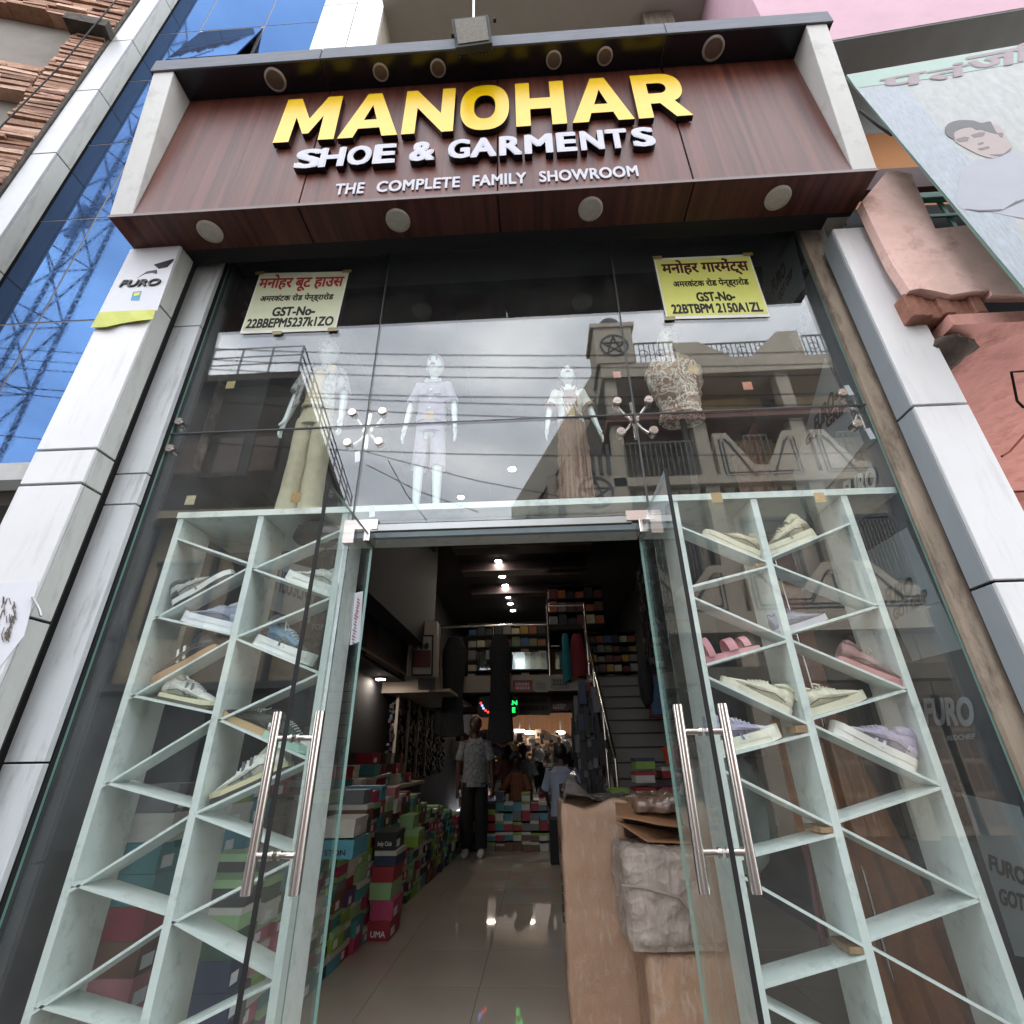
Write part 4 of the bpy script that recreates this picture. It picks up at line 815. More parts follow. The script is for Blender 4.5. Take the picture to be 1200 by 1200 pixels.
# grey name panel seen behind column two
t = thing('name_panel', 'grey panel with tall black HEUSEN letters behind the second left column', 'sign', W(343, 700, .75))
MB().plate([W(320, 655, .75), W(375, 668, .75), W(362, 730, .75), W(310, 712, .75)], (0, .01, 0)).build('panel', mat('name_grey', '77797a', .5), t)
g = MB(); text_fit(g, 'HEUSEN', W(322, 692, .745), W(360, 706, .745), W(326, 667, .745), nrm=(0, -1, 0), depth=.3, bold=.01); g.build('lettering', ink, t)
t = thing('club_sign', 'maroon sign reading TOP CLUB behind the left door leaf', 'sign', W(375, 735, 1.1))
MB().plate([W(352, 722, 1.1), W(402, 722, 1.1), W(398, 750, 1.1), W(350, 748, 1.1)], (0, .01, 0)).build('panel', mat('club_maroon', '4a1d22', .5), t)
g = MB(); text_fit(g, 'TOP CLUB', W(364, 738, 1.095), W(401, 738, 1.095), W(365, 731, 1.095), nrm=(0, -1, 0), depth=.3); g.build('lettering', mat('club_text', '8c7a78', .5), t)

# ---------------------------------------------------------------- mezzanine, gallery, stair
m_gal = mat('gallery_cream', '968b80', .6, var=.05)
mz = thing('mezzanine', 'cream edged mezzanine floor at the back of the shop', 'mezzanine', (0, 9, 2.4))
MB().box(-2.3, .95, 6.6, 11, 2.28, 2.4).build('slab', m_gal, mz); MB().box(-2.29, .96, 6.55, 6.6, 2.16, 2.42).build('edge_board', m_gal, mz)
MB().box(.95, 2.3, 6.85, 11, 2.28, 2.4).build('landing', m_gal, mz)
MB().box(-2.3, .95, 8.4, 8.5, 1.95, 2.28).build('beam', mat('brown_beam', '5d4335', .5), mz); MB().box(-2.28, .94, 8.2, 8.39, 2.0, 2.1).build('beam_trim', m_gal, mz)
ga = thing('side_gallery', 'dark side gallery with cream underside along the left wall', 'gallery', (-2.1, 4.6, 2.25))
MB().box(-2.3, -1.97, 3.3, 5.4, 2.2, 2.3).build('slab', m_dark, ga); MB().box(-2.3, -1.6, 5.4, 5.45, 2.05, 2.27).build('end_board', m_gal, ga); MB().box(-2.3, -1.3, 5.46, 8, 2.06, 2.1).build('soffit', m_gal, ga)
# big dark poster standing on gallery
pw = thing('wall_poster', 'large dark photo poster of a striped shirt above the left gallery', 'poster', (-1.97, 4.4, 2.3))
MB().box(-1.99, -1.96, 1.3, 5.42, 2.3, 4.55).build('board', mat('poster_blue_black', '0b0b0f', .35, col2='26262e', vscale=1.3, var=0), pw)
g = MB()
for k in range(6): g.plate([WX(446+4.4*k, 695+3.5*k, -1.955), WX(448.5+4.4*k, 697+3.5*k, -1.955), WX(446+4.4*k, 768, -1.955), WX(443.5+4.4*k, 765, -1.955)], (-.002, 0, 0))
g.build('stripe', mat('poster_stripe', '55525a', .4), pw)
g = MB(); g.plate([WX(432, 735, -1.956), WX(447, 755, -1.956), WX(468, 778, -1.956), WX(468, 792, -1.956), WX(428, 768, -1.956)], (-.002, 0, 0)); g.build('trousers_print', mat('poster_brown', '4f443c', .4), pw)
MB().box(-1.965, -1.955, 3.29, 5.43, 2.29, 2.32).build('frame_edge', m_gal, pw)
cb = thing('display_cabinet', 'cream framed niche with a picture beside the gallery', 'cabinet', (-1.75, 5.4, 2.27))
q = [W(480, 726, 5.3), W(512, 728, 5.3), W(511, 793, 5.3), W(478, 793, 5.3)]
MB().plate(q, (0, .2, 0)).build('frame', m_gal, cb)
q = [W(483, 744, 5.28), W(508, 744, 5.28), W(507, 792, 5.28), W(482, 792, 5.28)]; MB().plate(q, (0, .015, 0)).build('dark_border', m_black, cb)
q = [W(485, 746, 5.26), W(506, 746, 5.26), W(505, 790, 5.26), W(483.5, 790, 5.26)]; MB().plate(q, (0, .015, 0)).build('picture', mat('picture_grey', '8a8783', .5), cb)
g = MB(); 
for x in (488, 494, 500): g.ell(W(x, 757, 5.25), .035, .01, .05)
g.build('heads', ink, cb); MB().plate([W(484, 762, 5.25), W(505, 762, 5.25), W(504, 782, 5.25), W(484, 782, 5.25)], (0, .005, 0)).build('red_clothes', mat('picture_red', '4d1a20', .6), cb)
q = [W(490, 795, 5.38), W(510, 795, 5.38), W(510, 808, 5.38), W(490, 808, 5.38)]; tag(MB().plate(q, (0, .01, 0)).build('small_sign', ink), 'small black framed sign on the cream gallery end', 'sign')
# stair
stp = thing('staircase', 'grey staircase climbing to the mezzanine on the right side', 'staircase', (1.5, 5, 0)); ns = 13; rise = 2.4/ns
m_ris = mat('riser_grey', '75706a', .5, var=.06); m_trd = mat('tread_dark', '1b1a1a', .3)
for i in range(ns):
    y = 4.35+.195*i; z = rise*(i+1); x0 = .93; x1 = 2.02
    MB().box(x0, x1, y, y+.02, z-rise, z-.022).build('riser', m_ris, stp); MB().box(x0-.01, x1, y-.02, y+.215, z-.02, z).build('tread', m_trd, stp)
    MB().box(x0-.06, x0-.01, y-.02, y+.19, z-rise, z+.02).build('string_block', m_gal, stp)
MB().box(x1, x1+.28, 4.3, 7, 0, 4.4).build('stair_wall', m_wallD, stp)
rl = thing('stair_railing', 'steel handrail with posts on the left side of the stair', 'railing', (.85, 5, 0))
MB().tube([(.86, 4.3, 1.15), (.86, 6.75, 3.3), (.86, 6.9, 3.3)], .025, 10).build('handrail', m_steel, rl); MB().tube([(.86, 4.3, .65), (.86, 6.75, 2.85)], .015, 8).build('lower_rail', m_steel, rl)
for k in range(4): y = 4.3+.8*k; z = 1.15+(y-4.3)*.878; MB().tube([(.86, y, z-1.1), (.86, y, z)], .022, 10).build('post', m_steel, rl)
mr = thing('mezzanine_railing', 'steel railing with glass along the mezzanine edge', 'railing', (-.4, 6.55, 2.4))
MB().tube([(-1.7, 6.55, 3.27), (.18, 6.55, 3.27)], .022, 10).build('handrail', m_steel, mr); MB().tube([(.2, 6.55, 3.6), (.85, 6.55, 3.6)], .022, 10).build('upper_rail', m_steel, mr)
for x in (-1.7, -.75, .2, .86): MB().tube([(x, 6.55, 2.4), (x, 6.55, 3.62 if x > .1 else 3.27)], .024, 10).build('post', m_steel, mr)
MB().box(-1.66, .15, 6.56, 6.57, 2.52, 3.1).build('glass_infill', m_glass, mr)
for x in (.28, .7): MB().tube([(x-.04, 6.5, 2.88), (x+.1, 6.5, 2.88)], .014, 8).build('clamp', m_steel, mr)

# ---------------------------------------------------------------- shelves of packets
PAL = [('grey', '6d6a68'), ('dark brown', '4b2c22'), ('dull blue', '2f4a7a'), ('cream', 'b3a98c'), ('maroon', '5c2226'), ('mustard', '9a7a2c'), ('pale grey', '8e8c8a'), ('orange', '8f4a22'), ('black', '1b1b1d'), ('olive', '6a6a40')]
def rack(name, label, x0, x1, y, zs, n, grp, where, d=.3, fill=.92):
    t = thing(name, label, 'rack', ((x0+x1)/2, y+d/2, zs[0]))
    MB().box(x0-.03, x1+.03, y+d, y+d+.03, zs[0]-.03, zs[-1]+.03).build('back', m_wallD, t)
    for z in zs: MB().box(x0-.02, x1+.02, y, y+d-.003, z-.02, z).build('shelf_board', m_dark, t)
    for r_, (z, z2) in enumerate(zip(zs[:-1], zs[1:])):
        for k in range(n):
            w_ = (x1-x0)/n; cn, ch = random.choice(PAL); h = (z2-z-.035)*random.uniform(.55, .95); xx = x0+w_*k
            o = MB().box(xx+.006, xx+w_*fill, y+.01+random.random()*.03, y+d-.04, z+.001, z+h).build('garment_packet', mat('packet_'+ch, ch, .45, var=.2, vscale=12))
            tag(o, f'{cn} packet, {ORD(k+1)} from left in {ORD(r_+1)} row up of the {where}', 'packet', grp)
rack('packet_rack', 'dark rack full of folded garment packets behind the mezzanine railing', -1.3, .18, 7.3, [2.42, 2.62, 2.82, 3.05, 3.28, 3.5], 9, 'packets on the mezzanine racks', 'railing rack')
rack('packet_rack', 'dark rack of boxes at the top right of the mezzanine', .25, 1.3, 7.2, [3.42, 3.66, 3.92, 4.18], 6, 'packets on the mezzanine racks', 'upper right rack', .35)
rack('packet_rack', 'dark rack of packets at the head of the stair', 1.0, 1.9, 7.6, [2.42, 2.6, 2.78, 2.96, 3.14, 3.34], 6, 'packets on the mezzanine racks', 'stair head rack', .3)
for (x0, x1, l) in ((560, 569, 'narrow'), (595, 642, 'wide'), (651, 659, 'slim')):
    q = [W(x0, 764, 7.1), W(x1, 764, 7.1), W(x1, 784, 7.1), W(x0, 784, 7.1)]; tag(MB().plate(q, (0, .01, 0)).build('mirror_strip', mat('mirror', 'a8a8a4', .08, metal=1, var=.02)), l+' mirror strip on the mezzanine rack', 'mirror')
# hanging clothes
def hang(label, x, y0, y1, w_, Y, m, seed, cat='garment'):
    a = W(x, y0, Y); b = W(x, y1, Y); g = MB(); ww = w_/650*(Y+2.2)/2; R_ = []
    for i in range(15):
        f = i/14; z = a.z+(b.z-a.z)*f; s = min(1, .55+f*3)*(1+.12*math.sin(f*6+seed)); R_.append([Vector((a.x+math.cos(q)*ww*s*(1+.15*math.sin(3*q+seed)), Y+math.sin(q)*.05, z+.02*math.sin(2*q+seed)*(f > .9))) for q in (2*math.pi*k/20 for k in range(20))])
    g.rings(R_); tag(g.build('hanging_garment', m), label, cat, 'garments hanging from the mezzanine rail')
m_bk = mat('black_garment', '0c0c0e', .8, var=.4, vscale=30, col2='23232a')
hang('long black dress hanging left of centre under the mezzanine rail', 532, 747, 862, 28, 6.3, m_bk, 1); hang('long black dress hanging in the centre under the mezzanine rail', 585, 744, 870, 27, 6.3, m_bk, 2)
hang('teal scarf hanging from the mezzanine rail near the stair', 662, 743, 798, 10, 6.4, mat('teal_cloth', '146068', .8), 3); hang('dark red cloth hanging from the mezzanine rail', 676, 743, 794, 17, 6.42, mat('red_cloth', '6a1420', .8, var=.2), 4)
hang('small dark garment at the left end of the hanging dresses', 516, 830, 862, 14, 6.3, m_bk, 6); hang('pink patterned packet hanging at the stair foot of the mezzanine', 690, 800, 818, 11, 6.3, mat('dull_pink', '6a3038', .7), 7)
# signs under the mezzanine
def wsign(name, x0, x1, y0, y1, Y, c, label, txt=None, tc_='b9a9a5'):
    q = [W(x0, y0, Y), W(x1, y0, Y), W(x1, y1, Y), W(x0, y1, Y)]; t = thing(name, label, 'sign', sum(q, Vector())/4); MB().plate(q, (0, .012, 0)).build('panel', mat('sg_'+c, c, .5), t)
    g = MB()
    if txt: text_fit(g, txt, W(x0+2.5, y1-2, Y-.004), W(x1-2.5, y1-2, Y-.004), W(x0+2.5, y0+2, Y-.004), nrm=(0, -1, 0), depth=.3, bold=.02)
    else:
        for r_ in range(2):
            x = x0+3
            while x < x1-4: w_ = random.uniform(1, 2.5); yy = y0+3+(y1-y0-5)*r_/2; flat(g, [(x, yy), (x+w_, yy), (x+w_, yy+(y1-y0)*.25), (x, yy+(y1-y0)*.25)], Y-.004, th=.002); x += w_+.8
    g.build('lettering', mat('txt_'+tc_, tc_, .6), t); return t
wsign('red_sign', 601, 624, 797, 811, 6.5, '7a1f28', 'red sign with pale lettering on the mezzanine edge'); wsign('white_sign', 626, 642, 797, 811, 6.5, '8a857f', 'plain pale card right of the red sign', None, '6d6864')
wsign('white_sign', 645, 667, 793, 806, 6.48, '77726e', 'pale card with grey writing below the railing post', None, '3c3937'); wsign('red_sign', 645, 666, 822, 833, 7.4, '6a1822', 'small red sign under the mezzanine above a lamp')
wsign('white_sign', 605, 645, 815, 838, 8.15, '8a827a', 'wide pale board under the mezzanine', None, '4c4744')
# led sign
t = thing('led_sign', 'black rounded LED sign with green letters behind the hanging dress', 'sign', W(587, 828, 6.75)); g = MB()
a = W(560, 816, 6.75); b = W(608, 840, 6.75); cx_, cz_ = (a.x+b.x)/2, (a.z+b.z)/2; hw, hh = abs(b.x-a.x)/2, abs(a.z-b.z)/2; r_ = .08
o_ = [(sx*(hw-r_)+r_*math.cos(R(d)), sz*(hh-r_)+r_*math.sin(R(d))) for sx, sz, d0 in ((1, 1, 0), (-1, 1, 90), (-1, -1, 180), (1, -1, 270)) for d in (d0, d0+30, d0+60, d0+90)]
solid2d(g, o_, [], lambda u, v: Vector((cx_+u, 6.75, cz_+v)), (0, .04, 0)); g.build('panel', ink, t)
m_gr = mat('led_green', '0a3015', .5, emit='20ff60', es=.8); m_rd = mat('led_red', '30100a', .5, emit='ff4030', es=.8); m_bl = mat('led_blue', '101a30', .5, emit='8fa0ff', es=.8)
for s, (x0, y0, x1, y1) in (('AN', (594, 826, 606, 821)), ('CE', (594, 835, 604, 829))):
    g = MB(); text_fit(g, s, W(x0, y0, 6.745), W(x1, y0, 6.745), W(x0, y1, 6.745), nrm=(0, -1, 0), depth=.3, bold=.02); g.build('lettering', m_gr, t)
for i, (x, y) in enumerate([(563.5, 824), (565, 827), (566.5, 830), (569, 832.5), (572, 834.5), (576, 836), (579, 836), (592, 836), (594, 836)]):
    p = W(x, y, 6.74); MB().ell(p, .02, .006, .02, 8, 5).build('led', [m_rd, m_bl, m_bl, m_rd, m_rd, m_bl, m_bl, m_bl, m_bl][i], t)
# ceiling lamps (lit)
m_em = mat('lamp_lit', 'ffffff', .5, emit='fff1e0', es=75); m_em2 = mat('back_lamp_lit', 'ffffff', .5, emit='ffe9d0', es=7)
def cl(p, r, lab, grp='lit ceiling lamps inside'):
    t = thing('ceiling_lamp', lab, 'light', p, grp); MB().disc((p[0], p[1], p[2]), (0, 0, -1), r*1.25, r*1.2, .012, 20).build('ring', m_alu, t); MB().disc((p[0], p[1], p[2]-.0125), (0, 0, -1), r, r, .004, 20).build('diffuser', m_em2 if p[1] > 12 else m_em, t)
for i, (x, y) in enumerate([(540, 582), (600, 549), (578, 640), (584, 657), (588.5, 675), (592, 685.5), (595.5, 699), (598, 707), (601, 715)]):
    p = WZ(x, y, 4.585); cl(p, .045 if i < 2 else .06, ('lit lamp seen low through the middle pane, left one', 'lit lamp seen through the middle pane, right one')[i] if i < 2 else f'{ORD(i-1)} lit lamp from the front in the dark ceiling row')
for i, (x, y, z, l) in enumerate([(446, 795, 2.19, 'under the left gallery'), (466, 839, 2.05, 'first under the low ceiling at left'), (504, 850, 2.26, 'second under the low ceiling at left'), (511, 852, 2.26, 'third under the low ceiling at left'), (518, 854, 2.26, 'fourth under the low ceiling at left'), (651, 838, 2.27, 'under the mezzanine right of the long sign')]):
    p = WZ(x, y, z); p.y = min(p.y, 10.6); cl((p.x, p.y, z), .06, 'lit lamp '+l)
for i, (x, y, l) in enumerate([(609, 857, 'left'), (621, 859, 'middle'), (657, 859, 'right')]):
    p = W(x, y, 12.5); t = thing('tube_lamp', f'small {l} slanted tube lamp deep at the back', 'light', p, 'tube lamps at the back'); MB().tube([p+Vector((-.1, -.3, 0)), p+Vector((.1, .3, .02))], .035, 8).build('tube', m_em2, t); MB().box(p.x-.02, p.x+.02, p.y-.05, p.y+.05, p.z+.035, p.z+.3).build('mount', m_alu, t)
for i, x in enumerate([-1.4, -.4, .6]): cl((x, 13.5, 2.55), .12, ('left', 'middle', 'right')[i]+' lamp over the far back wall', 'lamps over the back wall')
MB()
bk = MB().box(-2.3, 2.3, 11, 16, 2.6, 2.7); struct('back_ceiling', bk, m_gal)
# ceiling fan
fn = thing('ceiling_fan', 'pale ceiling fan hub hanging near the door', 'fan', (0, 4.0, 4.2)); p = WZ(608, 632, 4.15)
MB().tube([(p.x, p.y, 4.59), (p.x, p.y, 4.2)], .012, 8).build('rod', m_gal, fn); MB().disc((p.x, p.y, 4.2), (0, 0, -1), .07, .1, .08, 20).build('motor', m_gal, fn)
for a in (20, 140, 260): d = Vector((math.cos(R(a)), math.sin(R(a)), 0)); e_ = Vector((-d.y, d.x, 0)); c_ = Vector((p.x, p.y, 4.15)); MB().plate([c_+d*.1-e_*.04, c_+d*.6-e_*.06, c_+d*.6+e_*.06, c_+d*.1+e_*.04], (0, 0, .006)).build('blade', mat('fan_blade', '3a3834', .5), fn)

# ---------------------------------------------------------------- shoe boxes along the aisle
BC = [('pink', 'a83a62'), ('crimson', '8c1f2c'), ('lime green', '7a9a3c'), ('pale green', '86a878'), ('teal', '3a7a80'), ('sky blue', '4a8a9c'), ('navy', '23304c'), ('black', '18181b'), ('white', 'b8b4ac'), ('grey', '6a6a6c'), ('brown', '6a4836'), ('rose', 'b0747c'), ('purple', '54305c'), ('dark green', '2c4a38')]
BM = {}
def boxmesh(L_, w_, h):
    k = (L_, w_, h)
    if k in BM: return BM[k]
    a = MB().box(-L_/2, L_/2, -w_/2, w_/2, 0, h*.72); b = MB().box(-L_/2-.004, L_/2+.004, -w_/2-.004, w_/2+.004, h*.68, h)
    lab = MB().box(L_/2+.0005, L_/2+.002, -w_*.38, -w_*.02, h*.14, h*.55); BM[k] = (a, b, lab); return BM[k]
NB = [0]
def shoebox(x, y, z, L_, w_, h, ci, label, rz=0, lidc=None, front=False, grp='shoe boxes stacked along the left of the aisle', word=None):
    cn, ch = BC[ci]; t = thing('shoe_box', label, 'box', (x, y, z), grp, rz); a, b, c_ = boxmesh(L_, w_, h)
    key = ('bx', L_, w_, h, ci, lidc)
    for i, (nm, mb) in enumerate((('body', a), ('lid', b), ('size_label', c_))):
        if i == 2 and random.random() < .55: continue
        mm = mat('card_'+ch, ch, .55, var=.1, vscale=9) if i == 0 else (mat('card_'+BC[lidc][1], BC[lidc][1], .55, var=.1, vscale=9) if i == 1 and lidc is not None else (mat('card_'+ch, ch, .55) if i == 1 else MATS['paper_white']))
        k2 = (L_, w_, h, nm, mm.name)
        if k2 in SHARED: o = bpy.data.objects.new(nm, SHARED[k2]); COL.objects.link(o); o.parent = t
        else: o = mb.build(nm, mm, t, local=True); SHARED[k2] = o.data
    return t
SHARED = {}
LABM = [mat('size_label_'+c, c, .7) for c in ('8d8a86', '6b5f58', '9a8f80', '50545a')]
def xface(y): return -1.37+(y-1.5)*.048
y = .62; si = 0
while y < 6.1:
    w_ = random.choice([.155, .17, .185, .2]); top = (.62 if y < 2.0 else 1.0-.1*(y-1.5) if y < 3.6 else .72-.13*(y-3.6))+random.uniform(-.04, .06); top = min(top, .98); z = .001; si += 1; k = 0; xf = xface(y)
    while z < top:
        h = random.choice([.085, .095, .105]); L_ = .29; k += 1; ci = random.randrange(len(BC)); xj = random.uniform(-.02, .02)
        shoebox(xf-L_/2+xj, y+w_/2, z, L_, w_-.006, h, ci, f'{BC[ci][0]} shoe box, {ORD(k)} up in the {ORD(si)} stack of the aisle row', random.uniform(-.04, .04), random.choice([None, None, 8, 3])); z += h+.002
    y += w_+.008
y = .5; si = 0
while y < 1.6:
    w_ = .22; top = .95+random.uniform(-.06, .1); z = .001; si += 1; k = 0; xf = xface(y)-.36
    while z < top:
        h = .12; k += 1; ci = random.randrange(len(BC)); shoebox(xf-.16+random.uniform(-.015, .015), y+w_/2, z, .32, w_-.006, h, ci, f'{BC[ci][0]} shoe box, {ORD(k)} up in the {ORD(si)} stack of the wall row', random.uniform(-.03, .03)); z += h+.002
    y += w_+.008
# special boxes on top

def special(px_, py_, Y, L_, w_, h, ci, label, lidc=None, rz=0, txt=None, tcol='paper_white'):
    p = W(px_, py_, Y); t = shoebox(p.x, Y, p.z, L_, w_, h, ci, label, rz, lidc)
    if txt: g = MB(); text_fit(g, txt, (-L_*.3, -w_/2-.006, h*.2), (L_*.3, -w_/2-.006, h*.2), (-L_*.3, -w_/2-.006, h*.5), nrm=(0, -1, 0), depth=.2, bold=.02); g.build('lettering', MATS[tcol], t, local=True)
for i, (px_, py_, ci, lab, lc, tx) in enumerate([(402, 1002, 5, 'sky blue box lettered STON under the white box near the door', None, 'STON'), (402, 978, 8, 'greyish white box topmost near the left of the aisle', None, None)]):
    p = W(px_, py_, 1.45); special(px_, py_, 1.55, .22, .3, .1, ci, lab, lc, .05*i, tx, 'black_ink' if tx else 'paper_white')
z = .002
for i, (ci, lab, lc, tx) in enumerate([(1, 'red box lettered UMA at the foot of the front facing stack', None, 'UMA'), (0, 'bright pink box second up in the front facing stack', None, None), (3, 'pale green box third up in the front facing stack', None, None), (1, 'red box fourth up in the front facing stack', None, None), (6, 'navy box with white lid fifth up in the front facing stack', 8, None), (7, 'black box with white script topmost in the front facing stack', None, 'Italy Club')]):
    h = [.115, .12, .105, .1, .1, .12][i]; t = shoebox(-1.235+.012*math.sin(i*2), 2.52, z, .165, .3, h, ci, lab, .03*math.sin(i*3), lc)
    if tx: g = MB(); text_fit(g, tx, (-.055, -.157, h*.18), (.055, -.157, h*.18), (-.055, -.157, h*.5), nrm=(0, -1, 0), depth=.2, bold=.02); g.build('lettering', MATS['paper_white'], t, local=True)
    z += h+.002
for i, (px_, py_, Y, L_, ci, lab) in enumerate([(476, 990, 3.1, .26, 2, 'lime green box with pale lid behind the black script box'), (468, 972, 3.2, .3, 3, 'big pale green box on top behind the black script box')]): special(px_, py_, Y, L_, .3, .12, ci, lab, [3, None][i], .04)
# messy counter behind stacks
ct = thing('counter', 'cluttered counter with boards behind the shoe box stacks', 'counter', (-2, 4.2, 0)); MB().box(-2.28, -1.75, 3.0, 5.9, 0, .86).build('base', m_wallD, ct); MB().box(-2.29, -1.7, 2.98, 5.92, .862, .9).build('top', m_gal, ct); MB().obox((-1.85, 3.6, .98), (.2, .25, .06), (-.02, .02, .0), (0, 0, .012)).build('loose_board', m_gal, ct)
k = 0
for y_ in (3.1, 3.35, 3.6, 3.9, 4.2, 4.5, 4.8, 5.1, 5.4):
    for lvl in range(random.choice([1, 2, 3])):
        ci = [1, 7, 8, 1, 4, 10][random.randrange(6)]; k += 1; shoebox(-1.98+random.uniform(-.06, .06), y_, .902+.118*lvl, .3, .2, .112, ci, f'{BC[ci][0]} box, {ORD(lvl+1)} layer at the {ORD(int((y_-3)/.28)+1)} spot on the counter', random.uniform(-.4, .4), None, grp='boxes on the counter')
# back counter of boxes
k = 0
BC2 = [5, 6, 1, 10, 8, 9, 4, 1]
for c_ in range(11):
    x = -1.12+.125*c_*1.0; n_k = 4 if c_ < 4 else 5
    zc = .001; n_k += c_ % 3 == 1
    for r_ in range(n_k):
        ci = BC2[random.randrange(8)]; col_l = random.choice([None, 2, 8, None]); o = shoebox(x+random.uniform(-.006, .006), 6.25+random.uniform(0, .05), zc, .117, .3, random.choice([.09, .105, .12]), ci, f'{BC[ci][0]} box, {ORD(r_+1)} up in the {ORD(c_+1)} column of the back pile', 0, col_l, grp='boxes piled at the back of the aisle'); zc += .121
tag(MB().box(-1.2, .3, 6.42, 6.9, 0, .56).build('back_table', m_wallD, bevel=.004), 'dark low table behind the back pile of boxes', 'table')
# stair boxes
for i, (x, y, ci, lc, l) in enumerate([(757, 936, 8, 1, 'cream box with red lid at the bottom on the stair'), (757, 917.5, 8, 1, 'cream box with red lid on the stair under the yellow one'), (757, 901, 2, 6, 'yellow green box with dark blue lid on top at the stair'), (788, 912, 1, 8, 'red box beside the stacked cream boxes'), (789, 936, 1, 0, 'red and pink box low beside the stair stack'), (727, 938, 2, None, 'lime box left of the red lidded boxes')]):
    p = W(x, y, 3.9); shoebox(p.x, 4.05, p.z, .2, .3, .105, ci, l, 0, lc, grp='boxes at the foot of the stair')
tag(MB().box(.75, 1.5, 3.82, 4.28, 0, W(757, 936, 3.9).z-.002).build('low_stand', m_wallD, bevel=.004), 'dark stand under the boxes by the stair', 'stand')
p = W(795, 885, 3.6); blob('orange_bag', (p.x, 3.7, p.z), .12, .1, .12, mat('orange_plastic', 'a03a1c', .35, bump=.5), 'crumpled orange bag beside the stair boxes', 'bag', .35, 21)
# school bag on right wall
t = thing('school_bag', 'blue and red school bag hanging beside a black bag over the stair', 'bag', W(765, 820, 4.6)); P = [W(762, 793, 4.6), W(782, 790, 4.6), W(783, 838, 4.6), W(764, 838, 4.6)]
MB().plate(P, (0, .12, 0)).build('blue_panel', mat('bag_blue', '2f4a6a', .6, var=.3, vscale=9), t, bevel=.01); c_ = sum(P, Vector())/4; MB().plate([c_+(p-c_)*1.12+Vector((0, .03, 0)) for p in P], (0, .1, 0)).build('red_shell', mat('bag_red', '6a1c22', .6), t, bevel=.01)
blob('black_bag', W(757, 800, 4.65), .1, .1, .32, m_bk, 'black bag hanging left of the school bag', 'bag', .15, 31)
# hung accessories on right wall and racks on left wall (uncountable)
def clutter(name, n_, fn, mats, kind='stuff', label=None, cat=None):
    g = MB()
    for i in range(n_):
        c_, a, b, d, mi = fn(i); g.obox(c_, a, b, d, mi)
    o = g.build(name, mats); tag(o, label, cat, None, kind); return o
CM = [mat('clut_'+c, c, .6, var=.2, vscale=20) for c in ('6b6668', '2a2326', '8c8478', '5c2a34', '2c3a52', 'a39a90', '6a5030', '141416')]
clutter('hung_accessories', 900, lambda i: ((2.0-random.random()*.1, random.uniform(4.5, 7.0), random.uniform(2.5, 4.4)), (.01, 0, 0), (0, random.uniform(.01, .03), 0), (0, 0, random.uniform(.02, .07)), random.choice([0, 1, 1, 7, 7, 3, 4, 7])), CM, 'stuff', 'mass of small dark accessories hanging on the right wall above the stair', 'accessories')
clutter('wall_stock', 1100, lambda i: ((-2.22+random.random()*.1, random.uniform(5.6, 10), random.uniform(.9, 2.0)), (.02, 0, 0), (0, random.uniform(.02, .05), 0), (0, 0, random.uniform(.015, .04)), random.choice([0, 1, 1, 3, 4, 7, 7, 7, 6])), CM, 'stuff', 'mass of small packaged goods on the left wall racks', 'goods')
clutter('back_stock', 1400, lambda i: ((random.uniform(-2.2, 2.2), random.uniform(12, 13.5), random.uniform(.0, 1.75)), (random.uniform(.03, .1), 0, 0), (0, .05, 0), (0, 0, random.uniform(.03, .12)), random.randrange(8)), CM, 'stuff', 'mass of shop goods at the far back of the shop', 'goods')
clutter('under_stair_stock', 300, lambda i: ((random.uniform(.55, .85), random.uniform(5.2, 7.2), random.uniform(.3, 2.0)), (random.uniform(.02, .05), 0, 0), (0, .03, 0), (0, 0, random.uniform(.08, .2)), random.choice([1, 7, 7, 4, 1, 0])), CM, 'stuff', 'dark clothes hanging on racks beside the stair', 'clothes')
for k, y_ in enumerate((5.6, 6.3, 7.0, 7.7)): tag(MB().box(-2.12, -2.08, y_, y_+.04, .9, 2.03).build('rack_post', m_gal), f'pale upright post, {ORD(k+1)} from the front of the left wall racks', 'post', 'posts of the wall racks')

